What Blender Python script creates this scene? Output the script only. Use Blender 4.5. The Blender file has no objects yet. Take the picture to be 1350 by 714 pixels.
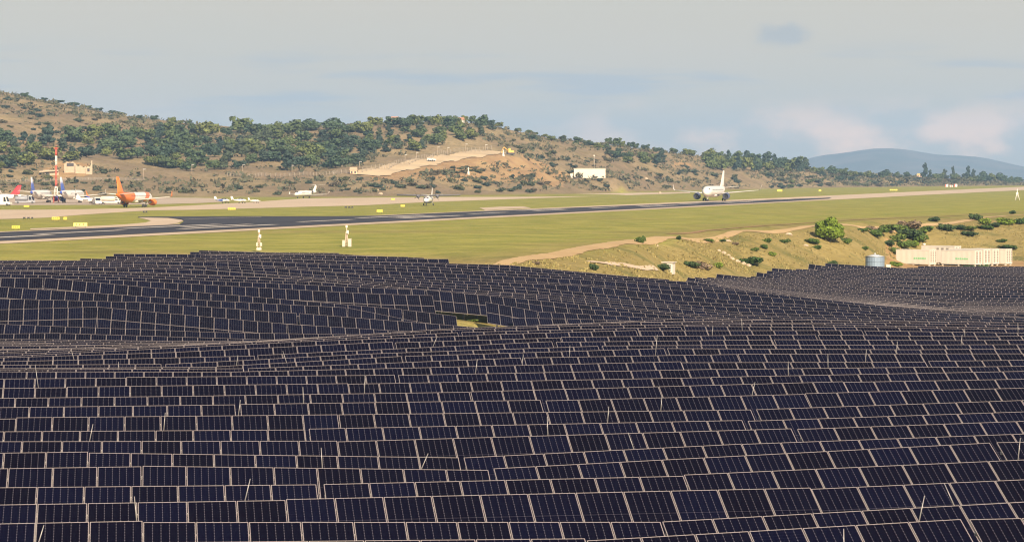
import bpy, math, random
import numpy as np
from mathutils import Vector, Matrix

SC = bpy.context.scene
COL = SC.collection
R = math.radians
random.seed(7)
F, HY, CX = 3600.0, 232.0, 675.0          # focal length in photo pixels, horizon row, centre column
ZP = -9.7                                  # height of the airfield plateau (the eye is at 0)

# ------------------------------------------------------------------ camera
cam = bpy.data.cameras.new('camera')
camo = bpy.data.objects.new('camera', cam)
COL.objects.link(camo)
camo.location = (0, 0, 0)
camo.rotation_euler = (R(90), 0, 0)
cam.sensor_fit = 'HORIZONTAL'
cam.sensor_width = 36
cam.lens = 36 * F / 1350
cam.shift_y = (HY - 357) / 1350
cam.clip_start = 1
cam.clip_end = 60000
SC.camera = camo

# ------------------------------------------------------------------ light
SUN_EL, SUN_AZ = 27.0, 17.0                # behind the camera, to its right
sd = Vector((math.sin(R(SUN_AZ)) * math.cos(R(SUN_EL)), -math.cos(R(SUN_AZ)) * math.cos(R(SUN_EL)), math.sin(R(SUN_EL))))
sun = bpy.data.lights.new('sun', 'SUN')
sun.energy = 5.0
sun.angle = R(0.5)
sun.color = (1.0, 0.82, 0.60)
suno = bpy.data.objects.new('sun', sun)
COL.objects.link(suno)
suno.rotation_euler = sd.to_track_quat('Z', 'Y').to_euler()
SKY_STRENGTH = 0.06
W = bpy.data.worlds.new('World')
SC.world = W
W.use_nodes = True
wn = W.node_tree
wn.nodes.clear()


def N(nt, typ, **kw):
    n = nt.nodes.new(typ)
    for k, v in kw.items():
        if k.startswith('i_'):
            n.inputs[int(k[2:])].default_value = v
        else:
            setattr(n, k, v)
    return n


def L(nt, a, b):
    nt.links.new(a, b)


def M1(nt, op, a, b=None, c=None, clamp=False):
    n = nt.nodes.new('ShaderNodeMath')
    n.operation = op
    n.use_clamp = clamp
    for i, v in enumerate((a, b, c)):
        if v is None:
            continue
        if isinstance(v, (int, float)):
            n.inputs[i].default_value = v
        else:
            nt.links.new(v, n.inputs[i])
    return n.outputs[0]


def MIX(nt, f, a, b):
    n = nt.nodes.new('ShaderNodeMix')
    n.data_type = 'RGBA'
    for i, v in ((0, f), (6, a), (7, b)):
        if isinstance(v, (int, float)):
            n.inputs[i].default_value = v
        elif isinstance(v, tuple):
            n.inputs[i].default_value = (*v, 1) if len(v) == 3 else v
        else:
            nt.links.new(v, n.inputs[i])
    return n.outputs[2]


def SMOOTH(nt, v, a, b):
    n = nt.nodes.new('ShaderNodeMapRange')
    n.interpolation_type = 'SMOOTHSTEP'
    n.inputs[1].default_value, n.inputs[2].default_value = a, b
    nt.links.new(v, n.inputs[0])
    return n.outputs[0]


def NOISE(nt, vec, scale, detail=4, rough=0.55, out=0):
    n = nt.nodes.new('ShaderNodeTexNoise')
    n.inputs['Scale'].default_value = scale
    n.inputs['Detail'].default_value = detail
    n.inputs['Roughness'].default_value = rough
    if vec is not None:
        nt.links.new(vec, n.inputs['Vector'])
    return n.outputs[out]


def VSCALE(nt, vec, s, off=(0, 0, 0)):
    n = nt.nodes.new('ShaderNodeMapping')
    n.inputs['Scale'].default_value = s
    n.inputs['Location'].default_value = off
    nt.links.new(vec, n.inputs['Vector'])
    return n.outputs[0]


sky = wn.nodes.new('ShaderNodeTexSky')
sky.sky_type = 'NISHITA'
sky.sun_disc = False
sky.sun_elevation = R(SUN_EL)
sky.sun_rotation = R(180 - SUN_AZ)
sky.air_density = 1.0
sky.dust_density = 2.0
sky.ozone_density = 1.5
tc = wn.nodes.new('ShaderNodeTexCoord')
gv = tc.outputs['Generated']
sep = wn.nodes.new('ShaderNodeSeparateXYZ')
L(wn, gv, sep.inputs[0])
sx, sz = sep.outputs[0], sep.outputs[2]
K = 1.0 / SKY_STRENGTH
# a thin high overcast veil, denser with height; banks of cloud low over the horizon
veil_n = NOISE(wn, VSCALE(wn, gv, (7, 7, 26)), 1.0, 5, 0.5)
veil = M1(wn, 'MULTIPLY_ADD', SMOOTH(wn, sz, 0.004, 0.040), 0.16, 0.80)
veil = M1(wn, 'ADD', veil, M1(wn, 'MULTIPLY', M1(wn, 'SUBTRACT', veil_n, 0.5), 0.30), clamp=True)
veil = M1(wn, 'MULTIPLY', veil, M1(wn, 'SUBTRACT', 1.0, M1(wn, 'MULTIPLY', SMOOTH(wn, sz, 0.10, 0.5), 0.85)))
c1 = MIX(wn, veil, sky.outputs[0], (0.325 * K, 0.297 * K, 0.248 * K))
# grey-blue streaks of stratus
st_n = NOISE(wn, VSCALE(wn, gv, (11, 11, 120), (3.1, 0, 0.4)), 1.0, 5, 0.55)
band = M1(wn, 'MULTIPLY', SMOOTH(wn, sz, 0.018, 0.030), M1(wn, 'SUBTRACT', 1.0, SMOOTH(wn, sz, 0.036, 0.052)))
st = M1(wn, 'MULTIPLY', SMOOTH(wn, st_n, 0.50, 0.66), M1(wn, 'MULTIPLY', band, 0.65))
c2 = MIX(wn, st, c1, (0.215 * K, 0.245 * K, 0.275 * K))
# pinkish cumulus low on the right
cu_n = NOISE(wn, VSCALE(wn, gv, (34, 34, 62), (0.55, 0, 0.0)), 1.0, 5, 0.5)
cb = M1(wn, 'MULTIPLY', SMOOTH(wn, sz, -0.002, 0.008), M1(wn, 'SUBTRACT', 1.0, SMOOTH(wn, sz, 0.014, 0.032)))
cb = M1(wn, 'MULTIPLY', cb, M1(wn, 'MULTIPLY_ADD', SMOOTH(wn, sx, -0.02, 0.11), 0.8, 0.2))
cu = M1(wn, 'MULTIPLY', SMOOTH(wn, cu_n, 0.42, 0.66), M1(wn, 'MULTIPLY', cb, 0.95))
c3 = MIX(wn, cu, c2, (0.66 * K, 0.43 * K, 0.29 * K))
# one small blue-grey cloud high on the right
bx = M1(wn, 'DIVIDE', M1(wn, 'SUBTRACT', sx, 0.0995), 0.0105)
bz = M1(wn, 'DIVIDE', M1(wn, 'SUBTRACT', sz, 0.0508), 0.0052)
bn = NOISE(wn, VSCALE(wn, gv, (90, 90, 140)), 1.0, 4, 0.55)
br = M1(wn, 'ADD', M1(wn, 'SQRT', M1(wn, 'ADD', M1(wn, 'MULTIPLY', bx, bx), M1(wn, 'MULTIPLY', bz, bz))), M1(wn, 'MULTIPLY', M1(wn, 'SUBTRACT', bn, 0.5), 1.6))
blob = M1(wn, 'MULTIPLY', M1(wn, 'SUBTRACT', 1.0, SMOOTH(wn, br, 0.35, 1.05)), 0.55)
c3 = MIX(wn, blob, c3, (0.185 * K, 0.215 * K, 0.250 * K))
bg = wn.nodes.new('ShaderNodeBackground')
bg.inputs['Strength'].default_value = SKY_STRENGTH
wo = wn.nodes.new('ShaderNodeOutputWorld')
L(wn, c3, bg.inputs['Color'])
L(wn, bg.outputs[0], wo.inputs[0])

vs = SC.view_settings
vs.view_transform = 'Standard'
vs.look = 'None'
vs.gamma = 1
vs.use_curve_mapping = False
vs.exposure = 1.05
SC.display_settings.display_device = 'sRGB'
cy = SC.cycles
cy.max_bounces = 5
cy.diffuse_bounces = 2
cy.glossy_bounces = 2
cy.transmission_bounces = 2
cy.volume_bounces = 0
cy.transparent_max_bounces = 6
cy.use_denoising = True
cy.denoiser = 'OPENIMAGEDENOISE'
cy.denoising_input_passes = 'RGB_ALBEDO_NORMAL'
cy.denoising_prefilter = 'ACCURATE'
cy.filter_width = 1.2


# ------------------------------------------------------------------ object helpers
def link(name, mesh, parent=None):
    o = bpy.data.objects.new(name, mesh)
    COL.objects.link(o)
    if parent is not None:
        o.parent = parent
    return o


def tag(o, label=None, cat=None, group=None, kind=None):
    if label:
        o['label'] = label
    if cat:
        o['category'] = cat
    if group:
        o['group'] = group
    if kind:
        o['kind'] = kind
    return o


def thing(name, label, cat, loc=(0, 0, 0), rz=0.0, group=None):
    o = link(name, None)
    o.location = loc
    o.rotation_euler = (0, 0, rz)
    return tag(o, label, cat, group)


def at(px, Y, z):
    return Vector(((px - CX) / F * Y, Y, z))


def proj(p):
    return CX + p[0] / p[1] * F, HY - p[2] / p[1] * F


class MB:
    """collects faces and builds ONE mesh"""

    def __init__(self):
        self.v, self.f, self.m, self.sm = [], [], [], []

    def add(self, vs_, fs_, mi=0, smooth=False):
        b = len(self.v)
        self.v += [tuple(x) for x in vs_]
        for f in fs_:
            self.f.append(tuple(i + b for i in f))
            self.m.append(mi)
            self.sm.append(smooth)
        return self

    def box(self, c, s, mi=0, rz=0.0, taper=1.0):
        cx, cy_, cz = c
        hx, hy, hz = s[0] / 2, s[1] / 2, s[2] / 2
        ca, sa = math.cos(rz), math.sin(rz)
        vs_ = []
        for dz, k in ((-hz, 1.0), (hz, taper)):
            for dx, dy in ((-hx, -hy), (hx, -hy), (hx, hy), (-hx, hy)):
                dx, dy = dx * k, dy * k
                vs_.append((cx + dx * ca - dy * sa, cy_ + dx * sa + dy * ca, cz + dz))
        return self.add(vs_, [(3, 2, 1, 0), (4, 5, 6, 7), (0, 1, 5, 4), (1, 2, 6, 5), (2, 3, 7, 6), (3, 0, 4, 7)], mi)

    def tube(self, p0, p1, r0, r1=None, n=8, mi=0, caps=True, smooth=True):
        p0, p1 = Vector(p0), Vector(p1)
        r1 = r0 if r1 is None else r1
        d = (p1 - p0).normalized()
        a = d.orthogonal().normalized()
        b = d.cross(a)
        vs_ = []
        for p, r in ((p0, r0), (p1, r1)):
            for i in range(n):
                t = 2 * math.pi * i / n
                vs_.append(p + (a * math.cos(t) + b * math.sin(t)) * r)
        self.add(vs_, [(i, (i + 1) % n, n + (i + 1) % n, n + i) for i in range(n)], mi, smooth)
        if caps:
            k = len(self.v) - 2 * n
            self.f.append(tuple(k + i for i in reversed(range(n))))
            self.f.append(tuple(k + n + i for i in range(n)))
            self.m += [mi, mi]
            self.sm += [False, False]
        return self

    def loft(self, rings, mi=0, smooth=True, cap0=True, cap1=True):
        n = len(rings[0])
        k = len(self.v)
        for r in rings:
            self.v += [tuple(p) for p in r]
        for j in range(len(rings) - 1):
            for i in range(n):
                self.f.append((k + j * n + i, k + j * n + (i + 1) % n, k + (j + 1) * n + (i + 1) % n, k + (j + 1) * n + i))
                self.m.append(mi)
                self.sm.append(smooth)
        if cap0:
            self.f.append(tuple(k + i for i in reversed(range(n))))
            self.m.append(mi)
            self.sm.append(False)
        if cap1:
            self.f.append(tuple(k + (len(rings) - 1) * n + i for i in range(n)))
            self.m.append(mi)
            self.sm.append(False)
        return self

    def mesh(self, name, mats):
        me = bpy.data.meshes.new(name)
        me.from_pydata(self.v, [], self.f)
        for m in (mats if isinstance(mats, (list, tuple)) else [mats]):
            me.materials.append(m)
        me.polygons.foreach_set('material_index', self.m)
        me.polygons.foreach_set('use_smooth', self.sm)
        me.update()
        return me

    def build(self, name, mats, parent=None):
        return link(name, self.mesh(name, mats), parent)


# ------------------------------------------------------------------ materials
def newmat(name):
    m = bpy.data.materials.new(name)
    m.use_nodes = True
    nt = m.node_tree
    p = nt.nodes['Principled BSDF']
    return m, nt, p


def plain(name, col, rough=0.6, metal=0.0, spec=0.5, var=0.08, scale=0.8):
    """one colour with soft wear from noise"""
    m, nt, p = newmat(name)
    t = nt.nodes.new('ShaderNodeTexCoord')
    n = NOISE(nt, t.outputs['Object'], scale, 5, 0.6)
    f = M1(nt, 'MULTIPLY_ADD', n, 2 * var, 1 - var)
    v = nt.nodes.new('ShaderNodeVectorMath')
    v.operation = 'SCALE'
    v.inputs[0].default_value = col
    L(nt, f, v.inputs['Scale'])
    L(nt, v.outputs[0], p.inputs['Base Color'])
    p.inputs['Roughness'].default_value = rough
    p.inputs['Metallic'].default_value = metal
    p.inputs['Specular IOR Level'].default_value = spec
    return m


WHITE = plain('white_paint', (0.64, 0.61, 0.57), 0.35, var=0.05)
OFFWHITE = plain('weathered_white', (0.54, 0.50, 0.44), 0.6, var=0.12)
DARK = plain('dark_rubber', (0.03, 0.03, 0.035), 0.6)
GLASSD = plain('dark_window', (0.02, 0.022, 0.03), 0.12)
GREYM = plain('grey_metal', (0.42, 0.42, 0.43), 0.4, 0.6)
NACBLUE = plain('navy_paint', (0.02, 0.03, 0.12), 0.3)
ORANGE = plain('orange_paint', (0.78, 0.20, 0.03), 0.4, var=0.04)
RED = plain('red_paint', (0.50, 0.10, 0.075), 0.45)
BLUE = plain('blue_paint', (0.05, 0.10, 0.42), 0.35)
YELLOW = plain('yellow_sign', (0.58, 0.46, 0.05), 0.5)
BLACK = plain('black_paint', (0.025, 0.025, 0.03), 0.5)
CONCRETE = plain('pale_concrete', (0.50, 0.45, 0.38), 0.8, var=0.15)
CABINET = plain('cabinet_beige', (0.44, 0.385, 0.32), 0.6)
STONE = plain('pale_stone', (0.36, 0.29, 0.21), 0.9, var=0.25)
TANPLASTER = plain('tan_plaster', (0.55, 0.38, 0.25), 0.85, var=0.15)
STEEL = plain('galvanised_steel', (0.50, 0.49, 0.47), 0.45, 0.5, var=0.1)
FRAMEM = plain('module_frame', (0.275, 0.240, 0.232), 0.45, 0.1, var=0.08)
GREEN_STICKER = plain('green_sticker', (0.20, 0.46, 0.24), 0.5)
WOODPOLE = plain('pole_wood', (0.30, 0.24, 0.18), 0.8)


def module_glass():
    m, nt, p = newmat('solar_glass')
    uv = nt.nodes.new('ShaderNodeUVMap')
    uv.uv_map = 'UVMap'
    s = nt.nodes.new('ShaderNodeSeparateXYZ')
    L(nt, uv.outputs[0], s.inputs[0])
    u, v = s.outputs[0], s.outputs[1]
    fu = M1(nt, 'ABSOLUTE', M1(nt, 'SUBTRACT', M1(nt, 'FRACT', M1(nt, 'MULTIPLY_ADD', u, 6, 0.5)), 0.5))
    fv = M1(nt, 'ABSOLUTE', M1(nt, 'SUBTRACT', M1(nt, 'FRACT', M1(nt, 'MULTIPLY_ADD', v, 18, 0.5)), 0.5))
    lu = M1(nt, 'SUBTRACT', 1.0, SMOOTH(nt, fu, 0.018, 0.045))
    lv = M1(nt, 'SUBTRACT', 1.0, SMOOTH(nt, fv, 0.03, 0.10))
    dia = M1(nt, 'SUBTRACT', 1.0, SMOOTH(nt, M1(nt, 'ADD', fu, M1(nt, 'MULTIPLY', fv, 0.45)), 0.06, 0.10))
    mid = M1(nt, 'SUBTRACT', 1.0, SMOOTH(nt, M1(nt, 'ABSOLUTE', M1(nt, 'SUBTRACT', v, 0.5)), 0.004, 0.009))
    grid = M1(nt, 'MAXIMUM', M1(nt, 'MULTIPLY', lu, 0.34), M1(nt, 'MAXIMUM', M1(nt, 'MULTIPLY', dia, 0.85), M1(nt, 'MULTIPLY', mid, 0.20)))
    grid = M1(nt, 'MAXIMUM', grid, M1(nt, 'MULTIPLY', lv, 0.03))
    oi = nt.nodes.new('ShaderNodeObjectInfo')
    ge = nt.nodes.new('ShaderNodeNewGeometry')
    rnd = M1(nt, 'FRACT', M1(nt, 'ADD', oi.outputs['Random'], M1(nt, 'MULTIPLY', ge.outputs['Random Per Island'], 7.31)))
    base = MIX(nt, rnd, (0.0022, 0.0014, 0.0055), (0.0024, 0.0023, 0.0115))
    # dust gathering towards the lower rim, in blotches of its own
    t = nt.nodes.new('ShaderNodeTexCoord')
    dn = NOISE(nt, t.outputs['Object'], 1.6, 5, 0.65)
    dust = M1(nt, 'MULTIPLY', SMOOTH(nt, dn, 0.45, 0.8), 0.007)
    base = MIX(nt, dust, base, (0.34, 0.27, 0.20))
    col = MIX(nt, grid, base, (0.095, 0.089, 0.108))
    L(nt, col, p.inputs['Base Color'])
    p.inputs['Roughness'].default_value = 0.16
    p.inputs['Specular IOR Level'].default_value = 0.07
    return m


GLASS = module_glass()

# ------------------------------------------------------------------ terrain
# heights of the panel tops (2.3 m over the ground) along rays through photo columns, read as (distance, photo row);
# tuples with a third entry give the ground height directly
TOPH = 2.3
G = 'g'
FORE = {
    0: [(40, 800), (45, 775), (53.4, 713), (57.4, 686), (61.6, 658), (65, 637), (68.6, 614), (72, 598), (76.6, 580), (82, 561), (85, 545), (90, 531), (93.5, 518), (96.5, 509), (99, 498), (103, 488), (110, 487), (119, 477), (126, 470), (135, 466), (150, 462), (160, 459)],
    300: [(40, 800), (45, 775), (53.4, 713), (57.4, 682), (61.6, 656), (65, 638), (68.6, 613), (72, 597), (76.6, 580), (82, 561), (85, 545), (90, 530), (94, 517), (97, 506), (101, 497), (105, 489), (110, 486), (116, 480), (121, 470), (125, 460), (129, 452), (140, 452), (160, 456)],
    600: [(40, 800), (45, 770), (53.8, 710), (57.9, 681), (62.5, 654), (66.7, 637), (70.7, 616), (75.2, 598), (79.2, 579), (83, 561), (86, 545), (89.3, 529), (94.2, 516), (98, 504), (101, 495), (107, 481), (110, 473), (114, 465), (118, 458), (124, 450), (130, 442), (137, 434), (142, 432), (150, 434), (160, 440)],
    900: [(40, 800), (45, 770), (55.4, 709), (59.4, 682), (62.9, 653), (66.8, 624), (70.7, 606), (74.7, 587), (79.2, 568), (84, 555), (88, 541), (92, 521), (94.5, 511), (98, 501), (103, 487), (108, 475), (113, 461), (119, 455), (125, 444), (129, 437), (137, 428), (142, 423), (148, 420), (153, 419), (160, 424)],
    1200: [(40, 800), (45, 770), (53, 704), (56, 681), (60, 657), (63.5, 634), (68, 610), (72, 589), (75.5, 578), (79, 562), (82, 549), (86, 536), (91.4, 515), (95, 503), (103, 487), (108, 477.5), (112, 470), (116, 461), (120, 456), (124, 450.5), (128, 443), (132, 436.6), (138, 430.6), (145, 426), (150, 422), (160, 428)],
    1350: [(40, 800), (45, 770), (53, 704), (56, 672), (60, 646.5), (63.5, 622), (68, 600), (72, 579), (75.5, 569), (79, 553), (83, 545), (86, 535), (91.4, 513), (95, 501), (102, 487), (107, 477), (112, 468), (116, 462), (120, 455), (125, 449), (130, 443), (135, 438), (141, 433), (148, 427), (153, 425), (160, 431)],
}
BACK = {
    0: [(165, 458), (180, 451), (190, 446.5), (196, 443), (199, 436), (202, 425), (205, 408), (208, 393), (212, 379), (216, 366), (222, 360.5), (229, 357), (236, 353.5), (243, 349.5), (252, 345.5), (263, 342), (290, G, -10.2), (320, G, -9.8), (360, G, ZP)],
    100: [(165, 459), (180, 453), (190, 449), (197, 446), (201, 425), (205, 405), (208, 390), (212, 378), (216, 367), (222, 362.5), (229, 359), (236, 355), (243, 350.5), (250, 347), (258, 343), (267, 339.5), (295, G, -10.2), (325, G, -9.8), (360, G, ZP)],
    200: [(165, 462), (190, 452), (199, 446), (204, 430), (208, 411), (212, 397), (216, 385), (220, 376), (225, 369), (230, 365), (237, 360), (245, 354), (253, 348.5), (262, 343.5), (270, 339.5), (276, 337), (283, 334), (292, G, -11.3), (312, G, -10.4), (340, G, -9.8), (370, G, ZP)],
    300: [(165, 456), (190, 455), (200, 448), (205, 437), (209, 421), (212, 411), (215, 402), (219, 390), (223, 378), (226, 371), (230, 366), (235, 362), (240, 358), (247, 353), (253, 348.5), (262, 343.5), (270, 340), (278, 337), (286, 334), (296, 331.3), (305, 329.5), (313, 328), (322, G, -11.5), (345, G, -10.4), (362, G, -9.9), (380, G, ZP)],
    450: [(165, 448), (200, 450), (206, 438), (210, 424), (213, 412), (217, 403), (221, 394), (225, 384), (229, 377), (233, 373), (238, 371.5), (243, 370), (248, 368), (253, 364.5), (258, 361), (264, 357), (270, 352), (276, 347), (283, 342), (290, 337), (296, 334), (303, 331.5), (312, G, -11.6), (335, G, -10.6), (355, G, -9.9), (380, G, ZP)],
    600: [(165, 442), (190, 452), (210, 446), (218, 436), (221, 428), (224, 402), (226.5, 385), (230, 383.5), (233.5, 384.5), (237, 387), (241, 386), (245, 382.5), (249, 380), (253, 376.5), (257, 372), (261, 368), (265, 362), (270, 356), (275, 350), (280, 345.5), (285, 341.5), (291, 338.5), (300, G, -11.9), (318, G, -11.2), (338, G, -9.9), (360, G, ZP)],
    700: [(165, 436), (190, 446), (212, 440), (220, 428), (225, 416), (230, 404), (235, 394), (240, 389), (246, 385), (252, 381), (258, 377), (264, 371), (270, 365), (276, 358), (281, 353), (286, 350), (305, G, -11.4), (325, G, -9.9), (345, G, ZP)],
    800: [(165, 430), (195, 440), (215, 430), (222, 421), (229, 413), (236, 407), (243, 402), (250, 397), (254, 388), (258, 380), (262, 374), (267, 370.5), (272, 367), (277, 363.5), (284, 360), (300, G, -12.4), (325, G, -11.9), (345, G, -10.6), (360, G, -9.8), (380, G, ZP)],
    850: [(165, 428), (200, 440), (222, 424), (232, 415), (242, 409), (249, 402), (254, 392), (258, 382), (262, 374), (266, 370), (272, 367.5), (281, 365), (298, G, -13.6), (330, G, -14.2), (350, G, -13.9), (370, G, -12.7), (392, G, -9.8), (410, G, ZP)],
    900: [(165, 428), (200, 440), (225, 424), (238, 414), (250, 409), (258, 400), (263, 388), (267, 377), (271, 371.5), (277, 369), (288, 371), (308, 374), (330, 373), (360, 368), (380, 365), (397, 362), (404, G, -15.9), (414, G, -13.2), (431, G, -9.8), (450, G, ZP)],
    1000: [(165, 430), (200, 442), (230, 426), (243, 418), (252, 410), (258, 404), (263, 396), (267, 390), (273, 387), (282, 388), (300, 389), (325, 386), (354, 380), (380, 373), (410, 364), (442, 353), (452, G, -16.4), (468, G, -12.6), (484, G, -9.8), (505, G, ZP)],
    1100: [(165, 432), (200, 442), (235, 428), (250, 416), (258, 408), (263, 402), (268, 398), (277, 396), (300, 397), (330, 394), (354, 389), (380, 380), (416, 368), (440, 358.5), (468, 350.3), (480, G, -17.4), (502, G, -16), (517, G, -11.4), (531, G, -9.8), (552, G, ZP)],
    1140: [(165, 432), (200, 442), (238, 428), (252, 416.5), (260, 409.5), (265, 404.5), (272, 400), (300, 400.5), (330, 397), (354, 392), (378, 383), (398, 376), (416, 369.5), (440, 359.5), (470, 350.4), (480, G, -17), (508, G, -17), (516, G, -16), (546, G, -11.4), (562, G, -9.8), (580, G, ZP)],
    1176: [(165, 432), (200, 442), (240, 428), (255, 417), (262, 411), (268, 406), (277, 403), (300, 403.5), (324, 402), (346, 397.5), (373, 388), (396, 379), (416, 371), (440, 360.5), (472, 350.6), (484, G, -18), (562, G, -18.2), (569, G, -17.2), (583, G, -11.4), (591, G, -9.8), (610, G, ZP)],
    1200: [(165, 432), (200, 442), (240, 428), (255, 417), (262, 411), (268, 407), (277, 404.5), (300, 405), (322, 404.5), (340, 402), (354, 397), (373, 390.5), (396, 380), (416, 371.5), (440, 361), (473, 350.6), (484, G, -18), (575, G, -18.2), (583, G, -17.4), (600, G, -11.6), (610, G, -9.9), (630, G, ZP)],
    1350: [(165, 434), (200, 444), (240, 432), (256, 426), (266, 421), (280, 417), (300, 413), (322, 408.5), (345, 403), (362, 397.5), (368, 391.5), (373, 386), (379, 381), (396, 374), (416, 367), (440, 359), (473, 350.6), (484, G, -18), (575, G, -18.2), (590, G, -17.2), (622, G, -12), (642, G, -9.9), (665, G, ZP)],
}
PXG = np.arange(-700, 2051, 10.0)
YN = np.arange(20, 720, 1.0)


def fill(tab, ys, sig):
    cols = sorted(tab)
    mat = []
    for c in cols:
        yy, zz = [], []
        for e in tab[c]:
            yy.append(e[0])
            zz.append(e[2] + TOPH if len(e) == 3 else -(e[1] - HY) / F * e[0])
        z = np.interp(ys, yy, zz)
        k = np.exp(-0.5 * (np.arange(-6, 7) / sig) ** 2)
        k /= k.sum()
        mat.append(np.convolve(np.pad(z, 6, mode='edge'), k, mode='valid'))
    mat = np.array(mat)
    out = np.empty((len(PXG), len(ys)))
    for j in range(len(ys)):
        out[:, j] = np.interp(PXG, cols, mat[:, j])
    k = np.exp(-0.5 * (np.arange(-9, 10) / 1.9) ** 2)
    k /= k.sum()
    pad = np.pad(out, ((9, 9), (0, 0)), mode='edge')
    return np.stack([np.convolve(pad[:, j], k, mode='valid') for j in range(len(ys))], 1)


tf, tb = fill(FORE, YN, 1.0), fill(BACK, YN, 1.3)
wgt = np.clip((YN - 155) / 14.0, 0, 1)[None, :]
TOPN = tf * (1 - wgt) + tb * wgt            # panel-top surface for distances 20..720
SKYL = [(-700, 110), (-200, 116), (0, 122), (30, 128), (60, 133), (100, 140), (150, 151), (200, 157), (240, 162), (300, 167.5), (350, 169), (400, 167), (440, 167), (480, 164), (520, 161), (560, 160), (600, 160), (640, 164), (680, 172), (720, 181), (760, 186), (800, 191), (850, 197), (900, 203), (950, 209), (1000, 215), (1050, 221), (1080, 225), (1150, 230), (1200, 233), (1250, 235), (1300, 238), (1350, 240), (2050, 244)]
FOOT = [(-700, 1180), (0, 1240), (260, 1255), (480, 1275), (700, 1400), (800, 1560), (900, 1780), (1000, 1980), (1100, 2250), (1350, 2780), (2050, 3300)]
RIDGE = [(-700, 1950), (0, 1950), (300, 1900), (600, 1780), (800, 1950), (1000, 2250), (1100, 2480), (1350, 2990), (2050, 3500)]
skyp = np.interp(PXG, *zip(*SKYL))
footp = np.interp(PXG, *zip(*FOOT))
ridgep = np.interp(PXG, *zip(*RIDGE))
YF = np.concatenate([np.arange(720, 1160, 20.0), np.arange(1160, 2000, 8.0), np.arange(2000, 3700, 20.0), np.geomspace(3700, 40000, 24)])


HILL_ROAD = [(478, 1385, 1.0), (500, 1402, 2.4), (530, 1440, 5.0), (560, 1475, 7.8), (590, 1508, 10.2), (620, 1545, 12.2), (650, 1580, 13.9)]


def far_ground(px, Y):
    px, Y = np.asarray(px, float), np.asarray(Y, float)
    s = np.interp(px, PXG, skyp)
    f = np.interp(px, PXG, footp)
    r = np.interp(px, PXG, ridgep)
    zr = -(s - HY) / F * r
    t = (Y - f) / (r - f)
    up = np.clip(t, 0, 1)
    prof = 0.78 * (1 - (1 - up) ** 1.35) + 0.22 * up * up * (3 - 2 * up)
    z = ZP + (zr - ZP) * prof
    over = np.clip(t - 1, 0, None)
    z = z - over * 22 - over * over * 18
    x = (px - CX) / F * Y
    bump = 1.6 * np.sin(x / 31 + 1.3 * np.sin(Y / 57)) * np.sin(Y / 44 + x / 90) + 1.0 * np.sin(x / 13 + Y / 23) * np.sin(Y / 17 - x / 29)
    relief = np.clip((zr - ZP) / 40, 0.05, 1)
    z = z + bump * np.clip(t * 5, 0, 1) * np.clip((1.05 - t) * 4, 0, 1) * relief
    # terraces across the slope
    z = z + 0.9 * np.sin(z * 0.9 + 0.6 * np.sin(x / 60)) * np.clip(t * 4, 0, 1) * np.clip((1 - t) * 3, 0, 1) * relief
    # the dug sandy knoll with the perimeter road
    kx, ky = (np.interp(590.0, [0, 1350], [0, 1350]) - CX) / F * 1390, 1390
    d2 = ((x - kx) / 42) ** 2 + ((Y - ky) / 60) ** 2
    z = z + 3.0 * np.exp(-d2)
    # the sandy road is cut and filled to an even grade
    for (a0, b0, c0), (a1, b1, c1) in zip(HILL_ROAD, HILL_ROAD[1:]):
        xa, xb = (a0 - CX) / F * b0, (a1 - CX) / F * b1
        dx, dy = xb - xa, b1 - b0
        u = np.clip(((x - xa) * dx + (Y - b0) * dy) / (dx * dx + dy * dy), 0, 1)
        dist = np.hypot(x - xa - u * dx, Y - b0 - u * dy)
        w = np.clip((24 - dist) / 14, 0, 1)
        z = z * (1 - w) + (c0 + u * (c1 - c0) + 0.24 * np.clip(Y - b0 - u * dy, -12, 12)) * w
    # level pad of the block building
    pz = -(234.6 - HY) / F * 1605
    pd = np.maximum(np.abs(x - (777.5 - CX) / F * 1605) - 12, 0) + np.maximum(np.abs(Y - 1606) - 12, 0)
    w = np.clip((14 - pd) / 9, 0, 1)
    z = z * (1 - w) + pz * w
    return np.maximum(z, np.where(Y > r, -60.0, ZP - 0.0))


PP, YY = np.meshgrid(PXG, YF, indexing='ij')
GF = far_ground(PP, YY)
YALL = np.concatenate([YN, YF])
GALL = np.concatenate([TOPN - TOPH, GF], 1)
# small unevenness of the turf and slopes outside the field (kept under a decimetre or two)
XX = (PXG[:, None] - CX) / F * YALL[None, :]


def ground(px, Y):
    """ground height under photo column px at distance Y"""
    i = np.clip((px - PXG[0]) / 10.0, 0, len(PXG) - 1.001)
    j = np.interp(Y, YALL, np.arange(len(YALL)))
    j = min(max(j, 0), len(YALL) - 1.001)
    i0, j0 = int(i), int(j)
    a, b = i - i0, j - j0
    g = GALL
    return (g[i0, j0] * (1 - a) + g[i0 + 1, j0] * a) * (1 - b) + (g[i0, j0 + 1] * (1 - a) + g[i0 + 1, j0 + 1] * a) * b


def top(x, Y):
    return ground(CX + x / Y * F, Y) + TOPH


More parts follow.
